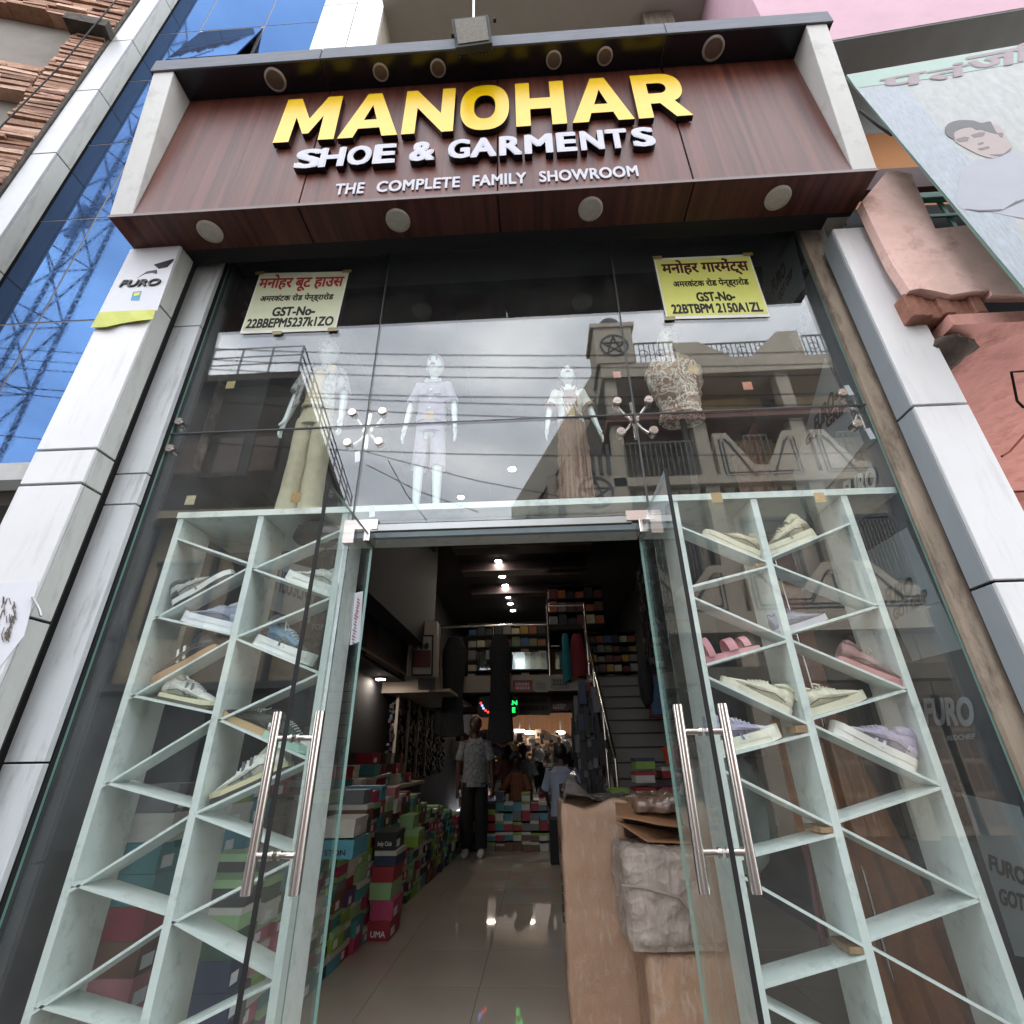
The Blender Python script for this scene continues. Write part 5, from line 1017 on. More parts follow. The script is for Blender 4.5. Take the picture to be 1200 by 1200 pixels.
# ---------------------------------------------------------------- wrapped cartons at the right of the door
def softbox(name, x0, x1, y0, y1, z0, z1, amp, seed, m, div=18, par=None, rnd=.03, fr=3.0, top=None, crz=0):
    g = MB(); n = div; idx = {}; V = []
    def P(i, j, k):
        key = (i, j, k)
        if key in idx: return idx[key]
        u, v, w_ = i/n*2-1, j/n*2-1, k/n*2-1; hx, hy, hz = (x1-x0)/2, (y1-y0)/2, (z1-z0)/2
        p = Vector((u*hx, v*hy, w_*hz)); q = Vector((max(-hx+rnd, min(hx-rnd, p.x)), max(-hy+rnd, min(hy-rnd, p.y)), max(-hz+rnd, min(hz-rnd, p.z)))); d = p-q
        if d.length > 1e-6: p = q+d.normalized()*rnd
        c_ = Vector(((x0+x1)/2, (y0+y1)/2, (z0+z1)/2)); nn = Vector((u**7, v**7, w_**7)); nn = nn.normalized() if nn.length > 1e-6 else nn
        f = noise.noise((p+c_)*fr+Vector((seed, 0, 0)))+.5*noise.noise((p+c_)*fr*3.2+Vector((0, seed, 0)))+.35*abs(noise.noise(Vector((p.x*7, p.y*7, p.z*2))*fr+Vector((0, 0, seed))))
        q_ = (p+c_); rdg = (1-abs(noise.noise(Vector((q_.x*9+seed, q_.y*9, q_.z*3.2)))))**7+.7*(1-abs(noise.noise(Vector((q_.x*16, q_.y*16+seed, q_.z*22)))))**9
        p = c_+p+nn*(amp*f+crz*(rdg-.35))
        if k == 0: p.z = z0
        if top and k == n: p.z += top(p)
        idx[key] = len(V); V.append(p); return idx[key]
    F_ = []
    for a in range(n):
        for b in range(n):
            F_ += [(P(a, b, 0), P(a, b+1, 0), P(a+1, b+1, 0), P(a+1, b, 0)), (P(a, b, n), P(a+1, b, n), P(a+1, b+1, n), P(a, b+1, n)), (P(a, 0, b), P(a+1, 0, b), P(a+1, 0, b+1), P(a, 0, b+1)), (P(a, n, b), P(a, n, b+1), P(a+1, n, b+1), P(a+1, n, b)), (P(0, a, b), P(0, a, b+1), P(0, a+1, b+1), P(0, a+1, b)), (P(n, a, b), P(n, a+1, b), P(n, a+1, b+1), P(n, a, b+1))]
    g.add(V, F_, 0, True); return g.build(name, m, par)
def wrap_mat(name, c, hazec, seed):
    m = mat(name, c, .5, var=.12, vscale=4, bump=.35, bscale=160, coat=.5); n = m.node_tree.nodes; l = m.node_tree.links; b = n['Principled BSDF']
    t = n.new('ShaderNodeTexCoord'); w_ = n.new('ShaderNodeTexNoise'); w_.inputs['Scale'].default_value = 10; w_.inputs['Detail'].default_value = 6; w_.inputs['Distortion'].default_value = 1.6; mpn = n.new('ShaderNodeMapping'); mpn.inputs['Scale'].default_value = (2.4, 2.4, .8); mpn.inputs['Location'].default_value = (seed, 0, 0)
    l.new(t.outputs['Object'], mpn.inputs[0]); l.new(mpn.outputs[0], w_.inputs[0]); bp = n.new('ShaderNodeBump'); bp.inputs['Strength'].default_value = 1; bp.inputs['Distance'].default_value = .07; l.new(w_.outputs['Fac'], bp.inputs['Height']); l.new(bp.outputs[0], b.inputs['Coat Normal']); b.inputs['Coat Roughness'].default_value = .12; b.inputs['Coat Weight'].default_value = .8
    src = b.inputs['Base Color'].links[0].from_socket; mx = n.new('ShaderNodeMix'); mx.data_type = 'RGBA'; rp = n.new('ShaderNodeValToRGB'); rp.color_ramp.elements[0].position = .52; rp.color_ramp.elements[1].position = .72; rp.color_ramp.elements[0].color = (.05, .05, .05, 1); rp.color_ramp.elements[1].color = (.45, .45, .45, 1)
    l.new(w_.outputs['Fac'], rp.inputs[0]); l.new(rp.outputs[0], mx.inputs['Factor']); l.new(src, mx.inputs['A']); mx.inputs['B'].default_value = lin(hazec); l.new(mx.outputs['Result'], b.inputs['Base Color']); return m
m_cart = wrap_mat('wrapped_cardboard', 'a07d62', 'b9ab9f', 3); m_cart2 = wrap_mat('grey_wrapped_carton', '96877c', 'b8b0a8', 9)
cn_ = thing('wrapped_carton', 'tall brown carton wrapped in clear plastic just inside the door at right', 'carton', (.45, 1.4, 0))
softbox('carton', .10, .80, 1.05, 1.75, .002, .93, .010, 2, m_cart, 70, cn_, .02, 3, lambda p: .035*noise.noise(Vector((p.x*6, p.y*6, 2)))+.02, .0025)
g = MB(); n = 16; V = []
for i in range(n+1):
    for j in range(n+1):
        u, v = i/n, j/n; x = .12+.66*u; y = 1.08+.62*v; pk = math.exp(-(((u-.10)/.10)**2+((v-.35)/.3)**2)); z = .955+.15*pk*(1+.3*noise.noise((u*9, v*9, 1)))+.03*abs(noise.noise((u*7, v*7, 4)))+.02*noise.noise((u*20, v*20, 4)); V.append(Vector((x+.03*noise.noise((u*8, v*8, 9)), y, z)))
Q = [(i*(n+1)+j, (i+1)*(n+1)+j, (i+1)*(n+1)+j+1, i*(n+1)+j+1) for i in range(n) for j in range(n)]; k0 = len(V)
g.add(V+[p-Vector((0, 0, .003)) for p in V], Q+[tuple(k0+q for q in f[::-1]) for f in Q], 0, True); g.build('loose_plastic', mat('crumpled_plastic', '77706c', .15, var=.25, vscale=20, bump=1, bscale=26, spec=.8), cn_)
g = MB(); 
for k in range(9): z = .78-.045*k; g.tube([(.094-.0, 1.2+.05*math.sin(k*2.1), z), (.094, 1.28+.03*math.cos(k), z-.02), (.094, 1.22, z-.035)], .004, 5)
g.build('marker_writing', ink, cn_)
mtape = mat('clear_packing_tape', '9a7c62', .1, var=.15, vscale=20, coat=.8)
MB().box(.43, .475, 1.028, 1.031, .01, .93).build('packing_tape', mtape, cn_)
c2 = thing('wrapped_carton', 'grey plastic wrapped carton lying on a lower one by the right door', 'carton', (.6, .9, .4)); softbox('carton', .36, .80, .62, 1.02, .42, .80, .02, 5, m_cart2, 64, c2, .05, 5, None, .006)
MB().tube([(.352, .62, .66), (.45, .60, .655), (.6, .598, .62), (.66, .60, .55), (.70, .60, .45)], .006, 6).build('twine', mat('twine', '8f8578', .8), c2)
c3 = thing('wrapped_carton', 'lower brown plastic wrapped carton at the floor by the right door', 'carton', (.6, .9, 0)); softbox('carton', .43, .84, .66, 1.05, .002, .41, .012, 8, m_cart, 50, c3, .03, 4, None, .003)
tb_ = thing('torn_carton', 'torn open carton flap above the grey wrapped carton', 'carton', (.6, 1.0, .82))
g = MB(); g.plate([Vector((.36, .72, .90)), Vector((.50, .70, .815)), Vector((.80, .72, .80)), Vector((.80, 1.0, .80)), Vector((.45, 1.0, .86))], (0, 0, .008)); g.build('lower_flap', mat('raw_cardboard', '8a6244', .85, var=.1, bump=.2), tb_)
g = MB(); g.plate([Vector((.37, .73, .915)), Vector((.46, .71, .905)), Vector((.56, .705, .885)), Vector((.68, .71, .87)), Vector((.80, .72, .868)), Vector((.80, 1.0, .93)), Vector((.40, 1.0, .95))], (0, 0, .01)); g.build('upper_flap', MATS['raw_cardboard'], tb_)
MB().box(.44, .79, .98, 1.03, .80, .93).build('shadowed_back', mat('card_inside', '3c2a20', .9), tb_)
m_pc = mat('wrap_over_flap', '6e5546', .3, var=.2, vscale=14, bump=1, bscale=22, coat=.5)
softbox('wrapped_top', .47, .86, .74, 1.06, .935, 1.0, .03, 14, m_pc, 44, tb_, .03, 5, None, .006)

# ---------------------------------------------------------------- people inside
m_skd = mat('brown_skin', '4a2d21', .55, var=.08); m_shp = mat('printed_shirt', '8b8d92', .8, col2='4c5058', vscale=28, var=0); m_trs = mat('black_trousers', '0d0d10', .8); m_hb = mat('black_hair', '0a0909', .5, bump=.5)
HH = 1.72; pf = WZ(558, 999, 0); PX, PY = pf.x+.0, 5.75; AM = {-1: ((-.135, .0, .64), (-.135, -.02, .50)), 1: ((.135, .0, .64), (.145, -.02, .50))}
t = thing('person', 'man in grey printed short sleeved shirt, black trousers and white shoes walking in the aisle', 'person', (PX, PY, 0))
S, hc, hr_, hd_ = figure(t, (PX, PY, .01), HH, m_skd, AM, hr=.5/7.4, wid=1.0); face_bits(t, hc, hr_, 0, 0, mat('dark_lips', '3c1f1c', .5), m_hb)
shirt(t, S, m_shp, 1, 'shirt', .47, 1.08, AM, 30, .85); shorts(t, S, m_trs, .05, 1.05, 'trousers', 31, .75)
g = MB(); g.ell(hc+Vector((0, .02, .03)), hr_*.8, hr_*.86, hr_*.85); g.build('hair', m_hb, t)
for s in (-1, 1):
    g = MB(); c_ = S(s*.062, -.03, .0); g.rings([[Vector((c_.x+.045*math.cos(a)*w_, c_.y-.0+d, .005+h*(.5+.5*math.sin(a)))) for a in (2*math.pi*k/14 for k in range(14))] for d, w_, h in ((.12, .7, .09), (.06, .95, .1), (-.02, 1, .085), (-.09, 1.05, .06), (-.14, .6, .045))]); g.build('shoe', mat('white_shoe', 'b5b5b5', .5), t)
def seated(label, x, y, z, h, shirt_m, back=True, seed=0):
    global HH
    HH = h; t = thing('person', label, 'person', (x, y, z)); B = (x, y, z-.5*h); A = {-1: ((-.16, -.03 if back else -.06, .64), (-.17, -.12, .56)), 1: ((.15, -.04, .64), (.15, -.13, .56))}
    J = {}; S, hc, r_, hd = figure(t, B, h, m_skd, A, legs=False, hr=.5/7.4); g = MB(); g.ell(hc+Vector((0, .02, .02)), r_*.82, r_*.9, r_*.92); g.build('hair', m_hb, t)
    if not back: face_bits(t, hc, r_, 0, 0, MATS['dark_lips'], m_hb)
    shirt(t, S, shirt_m, 1, 'shirt', .46, 1.05, A, seed, .9)
    g = MB()
    for s in (-1, 1): g.rings(loft(densify([(Vector((x+s*.09, y, z)), .085, .085, (0, -1, 0)), (Vector((x+s*.1, y-.42, z-.02)), .065, .065, (0, -1, -.1)), (Vector((x+s*.1, y-.46, z-.12)), .06, .06, (0, 0, -1)), (Vector((x+s*.1, y-.44, max(.03, z-.46))), .045, .045, (0, 0, -1))], 3), 16, .05, seed))
    g.build('trousers', m_trs, t)
    if back: t.rotation_euler = (0, 0, R(168))
    return t
p = W(660, 893, 5.6); sx_ = W(660, 950, 5.6)
seated('seated man in a pale blue shirt with his back to the door', sx_.x, 5.6, .52, 1.66, mat('pale_blue_shirt', '8b93a8', .8, var=.06), True, 40)
tag(MB().box(sx_.x-.2, sx_.x+.2, 5.15, 5.42, 0, .48).build('stool', m_wallD, bevel=.01), 'dark stool under the seated man', 'stool')
ch_ = thing('chair', 'dark chair back behind the tall wrapped carton', 'chair', (sx_.x+.1, 4.9, 0)); MB().box(sx_.x-.06, sx_.x+.3, 4.88, 4.92, .5, .88).build('backrest', mat('chair_brown', '1d1512', .5), ch_, bevel=.01); MB().box(sx_.x-.06, sx_.x+.3, 4.5, 4.88, .42, .46).build('seat', MATS['chair_brown'], ch_, bevel=.01)
for dx in (-.04, .28):
    for dy in (4.53, 4.88): MB().tube([(sx_.x+dx, dy, 0), (sx_.x+dx, dy, .5)], .018, 8).build('leg', m_alu, ch_)
p = W(596, 905, 9.0); seated('far seated person in a dull pink top at the back counter', p.x, 9.0, .6, 1.6, mat('dull_pink_top', '8c5a58', .8), False, 50)
p = W(614, 905, 8.6); seated('far person in a pale green top beside the pink one', p.x, 8.6, .6, 1.6, mat('pale_green_top', '8a9a92', .8), False, 60)
p = W(606, 905, 7.4); seated('person in a rust striped top bending behind the box pile', p.x, 7.4, .45, 1.5, mat('rust_top', '7a4a38', .8, var=.4, vscale=30), False, 70)
for i, (x, y, l) in enumerate([(633, 885, 'left'), (663, 875, 'right')]):
    c_ = W(x, y, 10); t = thing('display_bust', f'pale shop bust on the back counter, {l} one', 'mannequin', c_); g = MB(); head_mesh(g, c_, .14); g.build('head', m_man, t); g = MB(); g.rings(loft([(c_+Vector((0, 0, -.14)), .05, .05), (c_+Vector((0, 0, -.2)), .06, .06), (c_+Vector((0, 0, -.26)), .17, .1), (c_+Vector((0, 0, -.6)), .14, .1)])); g.build('torso', m_bk, t)
# ================================================================ LEFT NEIGHBOUR: BLUE GLASS FACADE
YB = .15
def blue_mat():
    m = bpy.data.materials.new('blue_reflective_glass'); m.use_nodes = True; n = m.node_tree.nodes; l = m.node_tree.links; n.remove(n['Principled BSDF'])
    b = n.new('ShaderNodeBsdfGlossy'); b.inputs[0].default_value = (.042, .088, .185, 1)
    t = n.new('ShaderNodeTexCoord'); d = n.new('ShaderNodeTexNoise'); d.inputs['Scale'].default_value = 30; d.inputs['Detail'].default_value = 8; d.inputs['Roughness'].default_value = .7; l.new(t.outputs['Object'], d.inputs[0])
    mr = n.new('ShaderNodeMapRange'); mr.inputs['From Min'].default_value = .45; mr.inputs['From Max'].default_value = .8; mr.inputs['To Min'].default_value = .015; mr.inputs['To Max'].default_value = .12; l.new(d.outputs['Fac'], mr.inputs['Value']); l.new(mr.outputs[0], b.inputs['Roughness'])
    df = n.new('ShaderNodeBsdfDiffuse'); df.inputs[0].default_value = (.09, .11, .17, 1); mx = n.new('ShaderNodeMixShader'); mx.inputs[0].default_value = .18; l.new(b.outputs[0], mx.inputs[1]); l.new(df.outputs[0], mx.inputs[2]); l.new(mx.outputs[0], n['Material Output'].inputs[0]); return m
m_blue = blue_mat(); m_mul = mat('mullion_sealant', '4c4a4a', .6)
bb = thing('glass_facade', 'blue mirror glass facade of the building left of the shop', 'building', (-3.2, YB, 2.7))
xs = [-3.84, -3.38, -2.67, -1.98]; zs = [2.78, 3.94, 5.08, 6.14, 7.24, 8.22, 9.6, 11.0]
for i in range(3):
    for j in range(7):
        if i == 1 and j == 4: continue
        MB().box(xs[i]+.008, xs[i+1]-.008, YB, YB+.008, zs[j]+.008, zs[j+1]-.008).build('glass_panel', m_blue, bb)
for x in xs[1:3]: MB().box(x-.0075, x+.0075, YB+.001, YB+.03, zs[0], zs[-1]).build('mullion', m_mul, bb)
for z in zs[1:-1]: MB().box(xs[0], xs[-1], YB+.002, YB+.03, z-.0075, z+.0075).build('transom', m_mul, bb)
ow = MB().hexa([(xs[1]+.01, YB-.14, zs[4]+.02), (xs[2]-.01, YB-.14, zs[4]+.02), (xs[2]-.01, YB-.13, zs[4]+.02), (xs[1]+.01, YB-.13, zs[4]+.02)], [(xs[1]+.01, YB, zs[5]-.02), (xs[2]-.01, YB, zs[5]-.02), (xs[2]-.01, YB+.01, zs[5]-.02), (xs[1]+.01, YB+.01, zs[5]-.02)]); ow.build('open_window', m_blue, bb)
MB().box(xs[1]+.01, xs[2]-.01, YB+.1, YB+.12, zs[4], zs[5]).build('window_hole', m_black, bb)
for x in (xs[1]+.012, xs[2]-.03): MB().box(x, x+.02, YB, YB+.09, zs[4]+.01, zs[5]-.01).build('window_jamb', m_alu, bb)
MB().box(-4.0, -1.7, YB+.13, 6, 2.72, 12).build('core', m_dark, bb)
MB().box(-4.6, -2.3, YB-.02, YB+.14, 2.66, 2.775).build('ledge', mat('ledge_white', 'b5b5b4', .6, var=.05, dirt=.3), bb)
MB().box(-4.6, -2.3, YB+.45, YB+.6, -.3, 2.6).build('lower_shutter', mat('dark_shutter', '2a2624', .6, var=.3), bb)
MB().box(-4.6, -2.3, YB+.1, YB+.44, 2.56, 2.655).build('lower_soffit', mat('soffit_brown', '4a4440', .8), bb)
cc = thing('white_column', 'tall white panelled column at the left of the blue glass', 'column', (-3.95, 0, 2.5)); zz = [2.6, 3.1, 4.45, 5.75, 6.75, 7.7, 8.75, 9.8, 11]
for a, b in zip(zz[:-1], zz[1:]):
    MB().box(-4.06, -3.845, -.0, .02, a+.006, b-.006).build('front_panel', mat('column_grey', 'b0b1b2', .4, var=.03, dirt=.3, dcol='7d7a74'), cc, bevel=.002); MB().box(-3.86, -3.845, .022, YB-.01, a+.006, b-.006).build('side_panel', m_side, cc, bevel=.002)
MB().box(-4.04, -3.865, .024, .28, 2.6, 11).build('core', m_black, cc)
# white return right of the blue glass, above the sign
wr = thing('white_column', 'white panelled column behind the upper left of the sign', 'column', (-1.8, .1, 5.6)); xs2 = [-1.975, -1.62, -1.33]
for i in range(2):
    for a, b in ((5.45, 6.9), (6.9, 8.2), (8.2, 9.6)): MB().box(xs2[i]+.004, xs2[i+1]-.004, .02-.1*i*0, .05, a+.005, b-.005).build('front_panel', m_white if i else m_side, wr, bevel=.002)
MB().box(-1.97, -1.33, .052, 1.6, 5.4, 9.6).build('core', mat('cream_side_wall', 'a9a08f', .8, var=.08, dirt=.3), wr)
wr = thing('white_column', 'white panelled column behind the upper right of the sign', 'column', (2.1, .1, 5.6))
for a, b in ((5.45, 6.75), (6.75, 7.95), (7.95, 9.6)): MB().box(1.95, 2.24, .02, .05, a+.005, b-.005).build('front_panel', m_white, wr, bevel=.002)
MB().box(1.95, 2.24, .052, 1.6, 5.4, 9.6).build('core', mat('grimy_wall', '8b8474', .85, var=.15, dirt=.5), wr)
# upper storey of the shop (recessed balcony)
m_ub = mat('beige_soffit', '9b9489', .85, var=.05, dirt=.25, dscale=1.5, dcol='6f675b')
up_b = thing('upper_balcony', 'beige recessed balcony and ceiling above the shop sign', 'balcony', (0, 1.2, 5.4))
MB().box(-1.33, 1.95, 1.5, 1.7, 5.3, 9.4).build('rear_wall', m_ub, up_b); MB().box(-1.33, 1.95, -.1, 1.5, 8.05, 8.2).build('ceiling', m_ub, up_b); MB().box(-.75, 1.3, .5, .62, 7.85, 8.049).build('ceiling_beam', m_ub, up_b)
MB().box(-1.9, 1.94, -.05, 1.5, 5.25, 5.35).build('floor', m_ub, up_b)
MB().box(1.3, 1.6, .2, .5, 5.5, 8.04).build('rough_post', mat('rough_timber', '5f564c', .9, var=.4, vscale=8, stretch=(4, 4, .5), bump=.6), up_b)
t = thing('antenna_box', 'small white wireless antenna box on the wall above the sign', 'antenna', W(528, 20, .2)); P = [W(522, 8, .2), W(536, 13, .2), W(533, 28, .2), W(520, 24, .2)]; MB().plate(P, (0, .05, 0)).build('box', m_white, t, bevel=.004); MB().tube([P[3], W(516, 24, .3), W(517, 40, .4), W(526, 55, .4)], .006, 6).build('cable', m_black, t); MB().tube([W(520, 14, .22), W(508, 10, .4), W(506, 0, .45)], .008, 6).build('bracket', m_alu, t)
# building mass above (keeps light honest)
MB()
tag(MB().box(-1.7, 1.94, 1.71, 6, 4.8, 9.4).build('upper_rooms', m_ub), 'plain upper rooms behind the recessed balcony', 'building')

# ================================================================ FAR LEFT: STONE SLAB BUILDING
PC = Vector((-4.10, 0, 0)); DN = Vector((.974, .228, 0)); NN = Vector((.228, -.974, 0))   # plane direction and outward normal
def L3(u, z, o=0): return PC-DN*u+NN*o+Vector((0, 0, z))
def Lp(x, y): p = WP(x, y, PC, NN); return ((PC-p).dot(DN), p.z)
m_st = [mat('stone_'+c, c, .9, var=.25, vscale=14, bump=.6, bscale=40) for c in ('a98470', '8f6b56', 'bd9d8a', '775747', '9d7c69')]
sb = thing('stone_building', 'unfinished building clad in rough brown stone slabs at the far left', 'building', (-6, 0, 0))
MB().plate([L3(-.02, 0, -.12), L3(8, 0, -.12), L3(8, 11.5, -.12), L3(-.02, 11.5, -.12)], tuple(-NN*.1)).build('rear_plane', mat('grey_plaster', '77716a', .9, var=.08, dirt=.3), sb)
op = [Lp(0, 20), Lp(95, 60), Lp(0, 88), Lp(70, 112), Lp(10, 120)]
# columns of slabs: pier near the corner, lintels between openings
def slabs(u0f, u1f, z0, z1, name, seed):
    random.seed(seed); g = MB(); z = z0
    while z < z1:
        h = random.uniform(.034, .058); u0, u1 = u0f(z), u1f(z); u = u0
        while u < u1-.02:
            w_ = min(random.uniform(.12, .5), u1-u); o = random.uniform(.0, .035)
            a0, a1, a2, a3 = L3(u, z, o), L3(u+w_-.006, z, o+random.uniform(-.01, .01)), L3(u+w_-.006, z, -.115), L3(u, z, -.115); up3 = Vector((0, 0, h-.012)); jz = Vector((0, 0, random.uniform(-.008, .008)))
            g.hexa([a0, a1, a2, a3], [a0+up3+jz+NN*.004, a1+up3-jz, a2+up3, a3+up3], random.randrange(5)); u += w_
        z += h
    o = g.build(name, m_st, sb); o['kind'] = 'stuff'; return o
pier = .30
slabs(lambda z: 0, lambda z: pier, .2, 11.4, 'stone_slabs', 1)
zA = Lp(30, 95)[1]; zB = Lp(30, 118)[1]
bands = sorted([Lp(20, 128)[1]-.42, Lp(20, 128)[1], Lp(20, 92)[1]])
slabs(lambda z: pier+.01, lambda z: 5, 6.62, 7.02, 'stone_slabs', 2); slabs(lambda z: pier+.01, lambda z: 5, 8.0, 8.5, 'stone_slabs', 3); slabs(lambda z: pier+.01, lambda z: 5, 4.2, 5.2, 'stone_slabs', 4)
g = MB(); g.plate([L3(-.002, .2, .02), L3(-.03, .2, .02), L3(-.03, 11.4, .02), L3(-.002, 11.4, .02)], tuple(-NN*.5)); g.build('rough_edge', mat('rough_mortar', '3f3a34', .95, var=.5, vscale=12, bump=1, bscale=20), sb)
MB().plate([L3(-.04, 7.7, .13), L3(.33, 7.7, .13), L3(.33, 7.82, .13), L3(-.04, 7.82, .13)], tuple(-NN*.2)).build('band_course', MATS['rough_mortar'], sb)
MB().tube([L3(.25, 5, .08), L3(.2, 6, .08), L3(.12, 7, .08), L3(.03, 7.6, .14), L3(.02, 10, .08)], .006, 6).build('cable', m_black, sb)
random.seed(11)
def blobm(c, rx, ry, rz):
    g = MB(); R_ = []
    for j in range(13):
        a = -math.pi/2+math.pi*(j+.02)/12.04; rr = []
        for k in range(18):
            b = 2*math.pi*k/18; d = Vector((math.cos(a)*math.cos(b), math.cos(a)*math.sin(b), math.sin(a))); f = 1+.35*noise.noise(d*1.6+Vector((4, 1, 0))); rr.append(Vector(c)+Vector((d.x*rx*f, d.y*ry*f, d.z*rz*f)))
        R_.append(rr)
    return g.rings(R_, 0, True)
# ================================================================ RIGHT: PINK BUILDING AND BILLBOARD
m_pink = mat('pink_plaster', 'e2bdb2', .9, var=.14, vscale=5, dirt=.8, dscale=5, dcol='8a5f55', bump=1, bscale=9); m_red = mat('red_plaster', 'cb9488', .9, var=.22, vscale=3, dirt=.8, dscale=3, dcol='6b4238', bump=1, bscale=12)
pk = thing('pink_building', 'peeling pink plastered building right of the shop', 'building', (4, 0, 0))
ZP = 3.22; ZPT = 4.3
# parapet (front face at Y=-.3) with broken lower edge
Y1 = -.3
fr = [W(1040, 200, Y1), W(1052, 200, Y1), W(1068, 204, Y1), W(1096, 268, Y1), W(1131, 264, Y1), W(1300, 430, Y1), W(1300, 360, Y1), W(1195, 345, Y1), W(1163, 345, Y1), W(1160, 340, Y1), W(1140, 341, Y1), W(1115, 345, Y1), W(1092, 340, Y1), W(1078, 338, Y1), W(1066, 340, Y1), W(1046, 310, Y1), W(1022, 262, Y1), W(1010, 236, Y1)]
fr[5] = Vector((4.2, Y1, W(1131, 264, Y1).z)); fr[6] = Vector((4.2, Y1, ZP-.02))
MB().plate(fr, (0, .05, 0)).build('parapet', m_pink, pk)
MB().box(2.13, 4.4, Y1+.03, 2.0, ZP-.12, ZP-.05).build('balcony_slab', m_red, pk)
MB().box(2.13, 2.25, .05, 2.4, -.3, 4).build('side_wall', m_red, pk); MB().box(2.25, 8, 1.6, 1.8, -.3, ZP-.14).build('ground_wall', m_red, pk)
MB().box(2.05, 8, .3, .5, ZP-.02, 5.83).build('upper_wall', mat('ochre_wall', 'a9744a', .85, var=.08, vscale=2), pk)
brm = mat('broken_brick', '8f6252', .9, var=.3, vscale=12, bump=.7)
for k in range(7):
    a = W(1078+13*k, 356, Y1); MB().box(a.x-.03, a.x+.03, Y1+.03+.012*(k % 3), Y1+.16, ZP-.045+.006*(k % 2), ZP+.115).build('brick', brm, pk, bevel=.006)
blobm((2.16, Y1+.2, ZP-.17), .14, .14, .07).build('broken_concrete', mat('dark_rubble', '4a4038', .95, var=.4, bump=1, bscale=30), pk)
wf = MB(); c_ = W(1067, 200, -.05); wf.box(c_.x-.35, c_.x+.25, .0, .08, c_.z-.1, c_.z+.12); wf.build('window_head', mat('maroon_frame', '4a2a2a', .7), pk)
gm = mat('sea_green_grille', '6d9a8c', .5, var=.15, dirt=.3); gx0, gz0 = W(1060, 208, -.1).x, W(1110, 268, -.1).z
gr = MB().box(2.3, 4.0, -.06, -.02, 4.42, 4.47); 
for k in range(4): gr.box(2.3, 4.0, -.045, -.03, 3.95+.155*k-.012, 3.95+.155*k+.012)
for k in range(9): gr.box(2.36+.18*k, 2.385+.18*k, -.03, -.015, 3.8, 4.45)
gr.build('window_grille', gm, pk); MB().box(2.16, 4.0, .05, .08, 3.4, 4.5).build('dark_window', m_dark, pk)
# upper fascia and underside
Yf = -.3; zf = W(990, 45, Yf).z; zf2 = W(1200, 8, Yf).z
MB().hexa([(1.93, Yf, zf-.09), (6, Yf, zf2+.4), (6, .9, zf2+.4), (1.93, .9, zf-.09)], [(1.93, Yf, zf+3), (6, Yf, zf2+3.6), (6, .9, zf2+3.6), (1.93, .9, zf+3)]).build('upper_fascia', mat('light_pink', 'b896a2', .85, var=.06, dirt=.35, dscale=3, dcol='8f7a84'), pk)
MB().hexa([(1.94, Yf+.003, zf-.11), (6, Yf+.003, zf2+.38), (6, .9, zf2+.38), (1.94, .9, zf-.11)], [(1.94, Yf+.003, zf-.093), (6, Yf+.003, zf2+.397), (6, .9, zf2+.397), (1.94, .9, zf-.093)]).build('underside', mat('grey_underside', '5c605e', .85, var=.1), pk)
MB().tube([W(1200, 435, 0), W(1185, 436, 0), W(1192, 470, 0), W(1200, 478, 0)], .006, 6).build('loose_wire', m_black, pk); MB().tube([W(1230, 480, .1), W(1205, 505, .1), W(1183, 530, .1), W(1174, 535, .1)], .006, 6).build('red_wire', mat('wire_orange', '9a4a30', .6), pk)
# billboard
bl = thing('billboard', 'faded pale green billboard with large Hindi letters and a portrait of a man', 'billboard', (2.8, -.5, 3.1))
YB1 = -.5; A = W(992, 88, YB1); B_ = W(1197, 335, YB1); C_ = W(1200, 52, YB1); dx = (C_-A)
TL, TR, BL = A, A+dx*1.9, B_+(B_-A)*.12; BR = BL+dx*1.9
MB().plate([TL, TR, BR, BL], (0, .014, 0)).build('board', mat('board_edge', '6f8f84', .6), bl)
def bm_():
    m = mat('billboard_print', '8b908f', .55, var=.0, col2='a0a29f', vscale=26, stretch=(1, 1, .4), dirt=.25, dscale=9, dcol='c9d0dc'); return m
MB().plate([p+Vector((0, -.002, 0)) for p in (TL, TR, BR, BL)], (0, .0015, 0)).build('print', bm_(), bl)
def bq(pts, m, o, name): MB().plate([W(x, y, YB1-o) for x, y in pts], (0, .0008, 0)).build(name, m, bl)
bq([(993, 88.5), (1225, 48), (1225, 68), (1090, 92), (1003, 103)], mat('mint_print', '8ea69b', .6, var=.05), .0035, 'mint_band')
bq([(1003, 103), (1060, 100), (1110, 160), (1175, 225), (1205, 300), (1197, 334)], mat('pale_blue_print', '929ba3', .6, var=.16, vscale=22, stretch=(3, 1, .6), dirt=.3, dscale=12, dcol='c4cad2'), .0032, 'blue_area')
mt = mat('brown_letter', '85767a', .6); 
for s, x0, x1, y0, yt in (('प', 1030, 1086, 107, 93), ('तं', 1086, 1136, 97, 80), ('ज', 1131, 1196, 86, 67), ('िल', 1188, 1240, 74, 52)):
    sl2 = -(x1-x0)*.19; g = MB(); text_fit(g, s, W(x0, y0, YB1-.005), W(x1, y0+sl2, YB1-.005), W(x0+1, yt, YB1-.005), nrm=(0, -1, 0), depth=.15, bold=.03); g.build('lettering', mt, bl)
mh = mat('portrait_hair', '4d4c50', .6); mf = mat('portrait_face', '9a8c89', .6, var=.04); mw = mat('portrait_clothes', '9698a2', .6, var=.04); ml = mat('portrait_line', '66605f', .6)
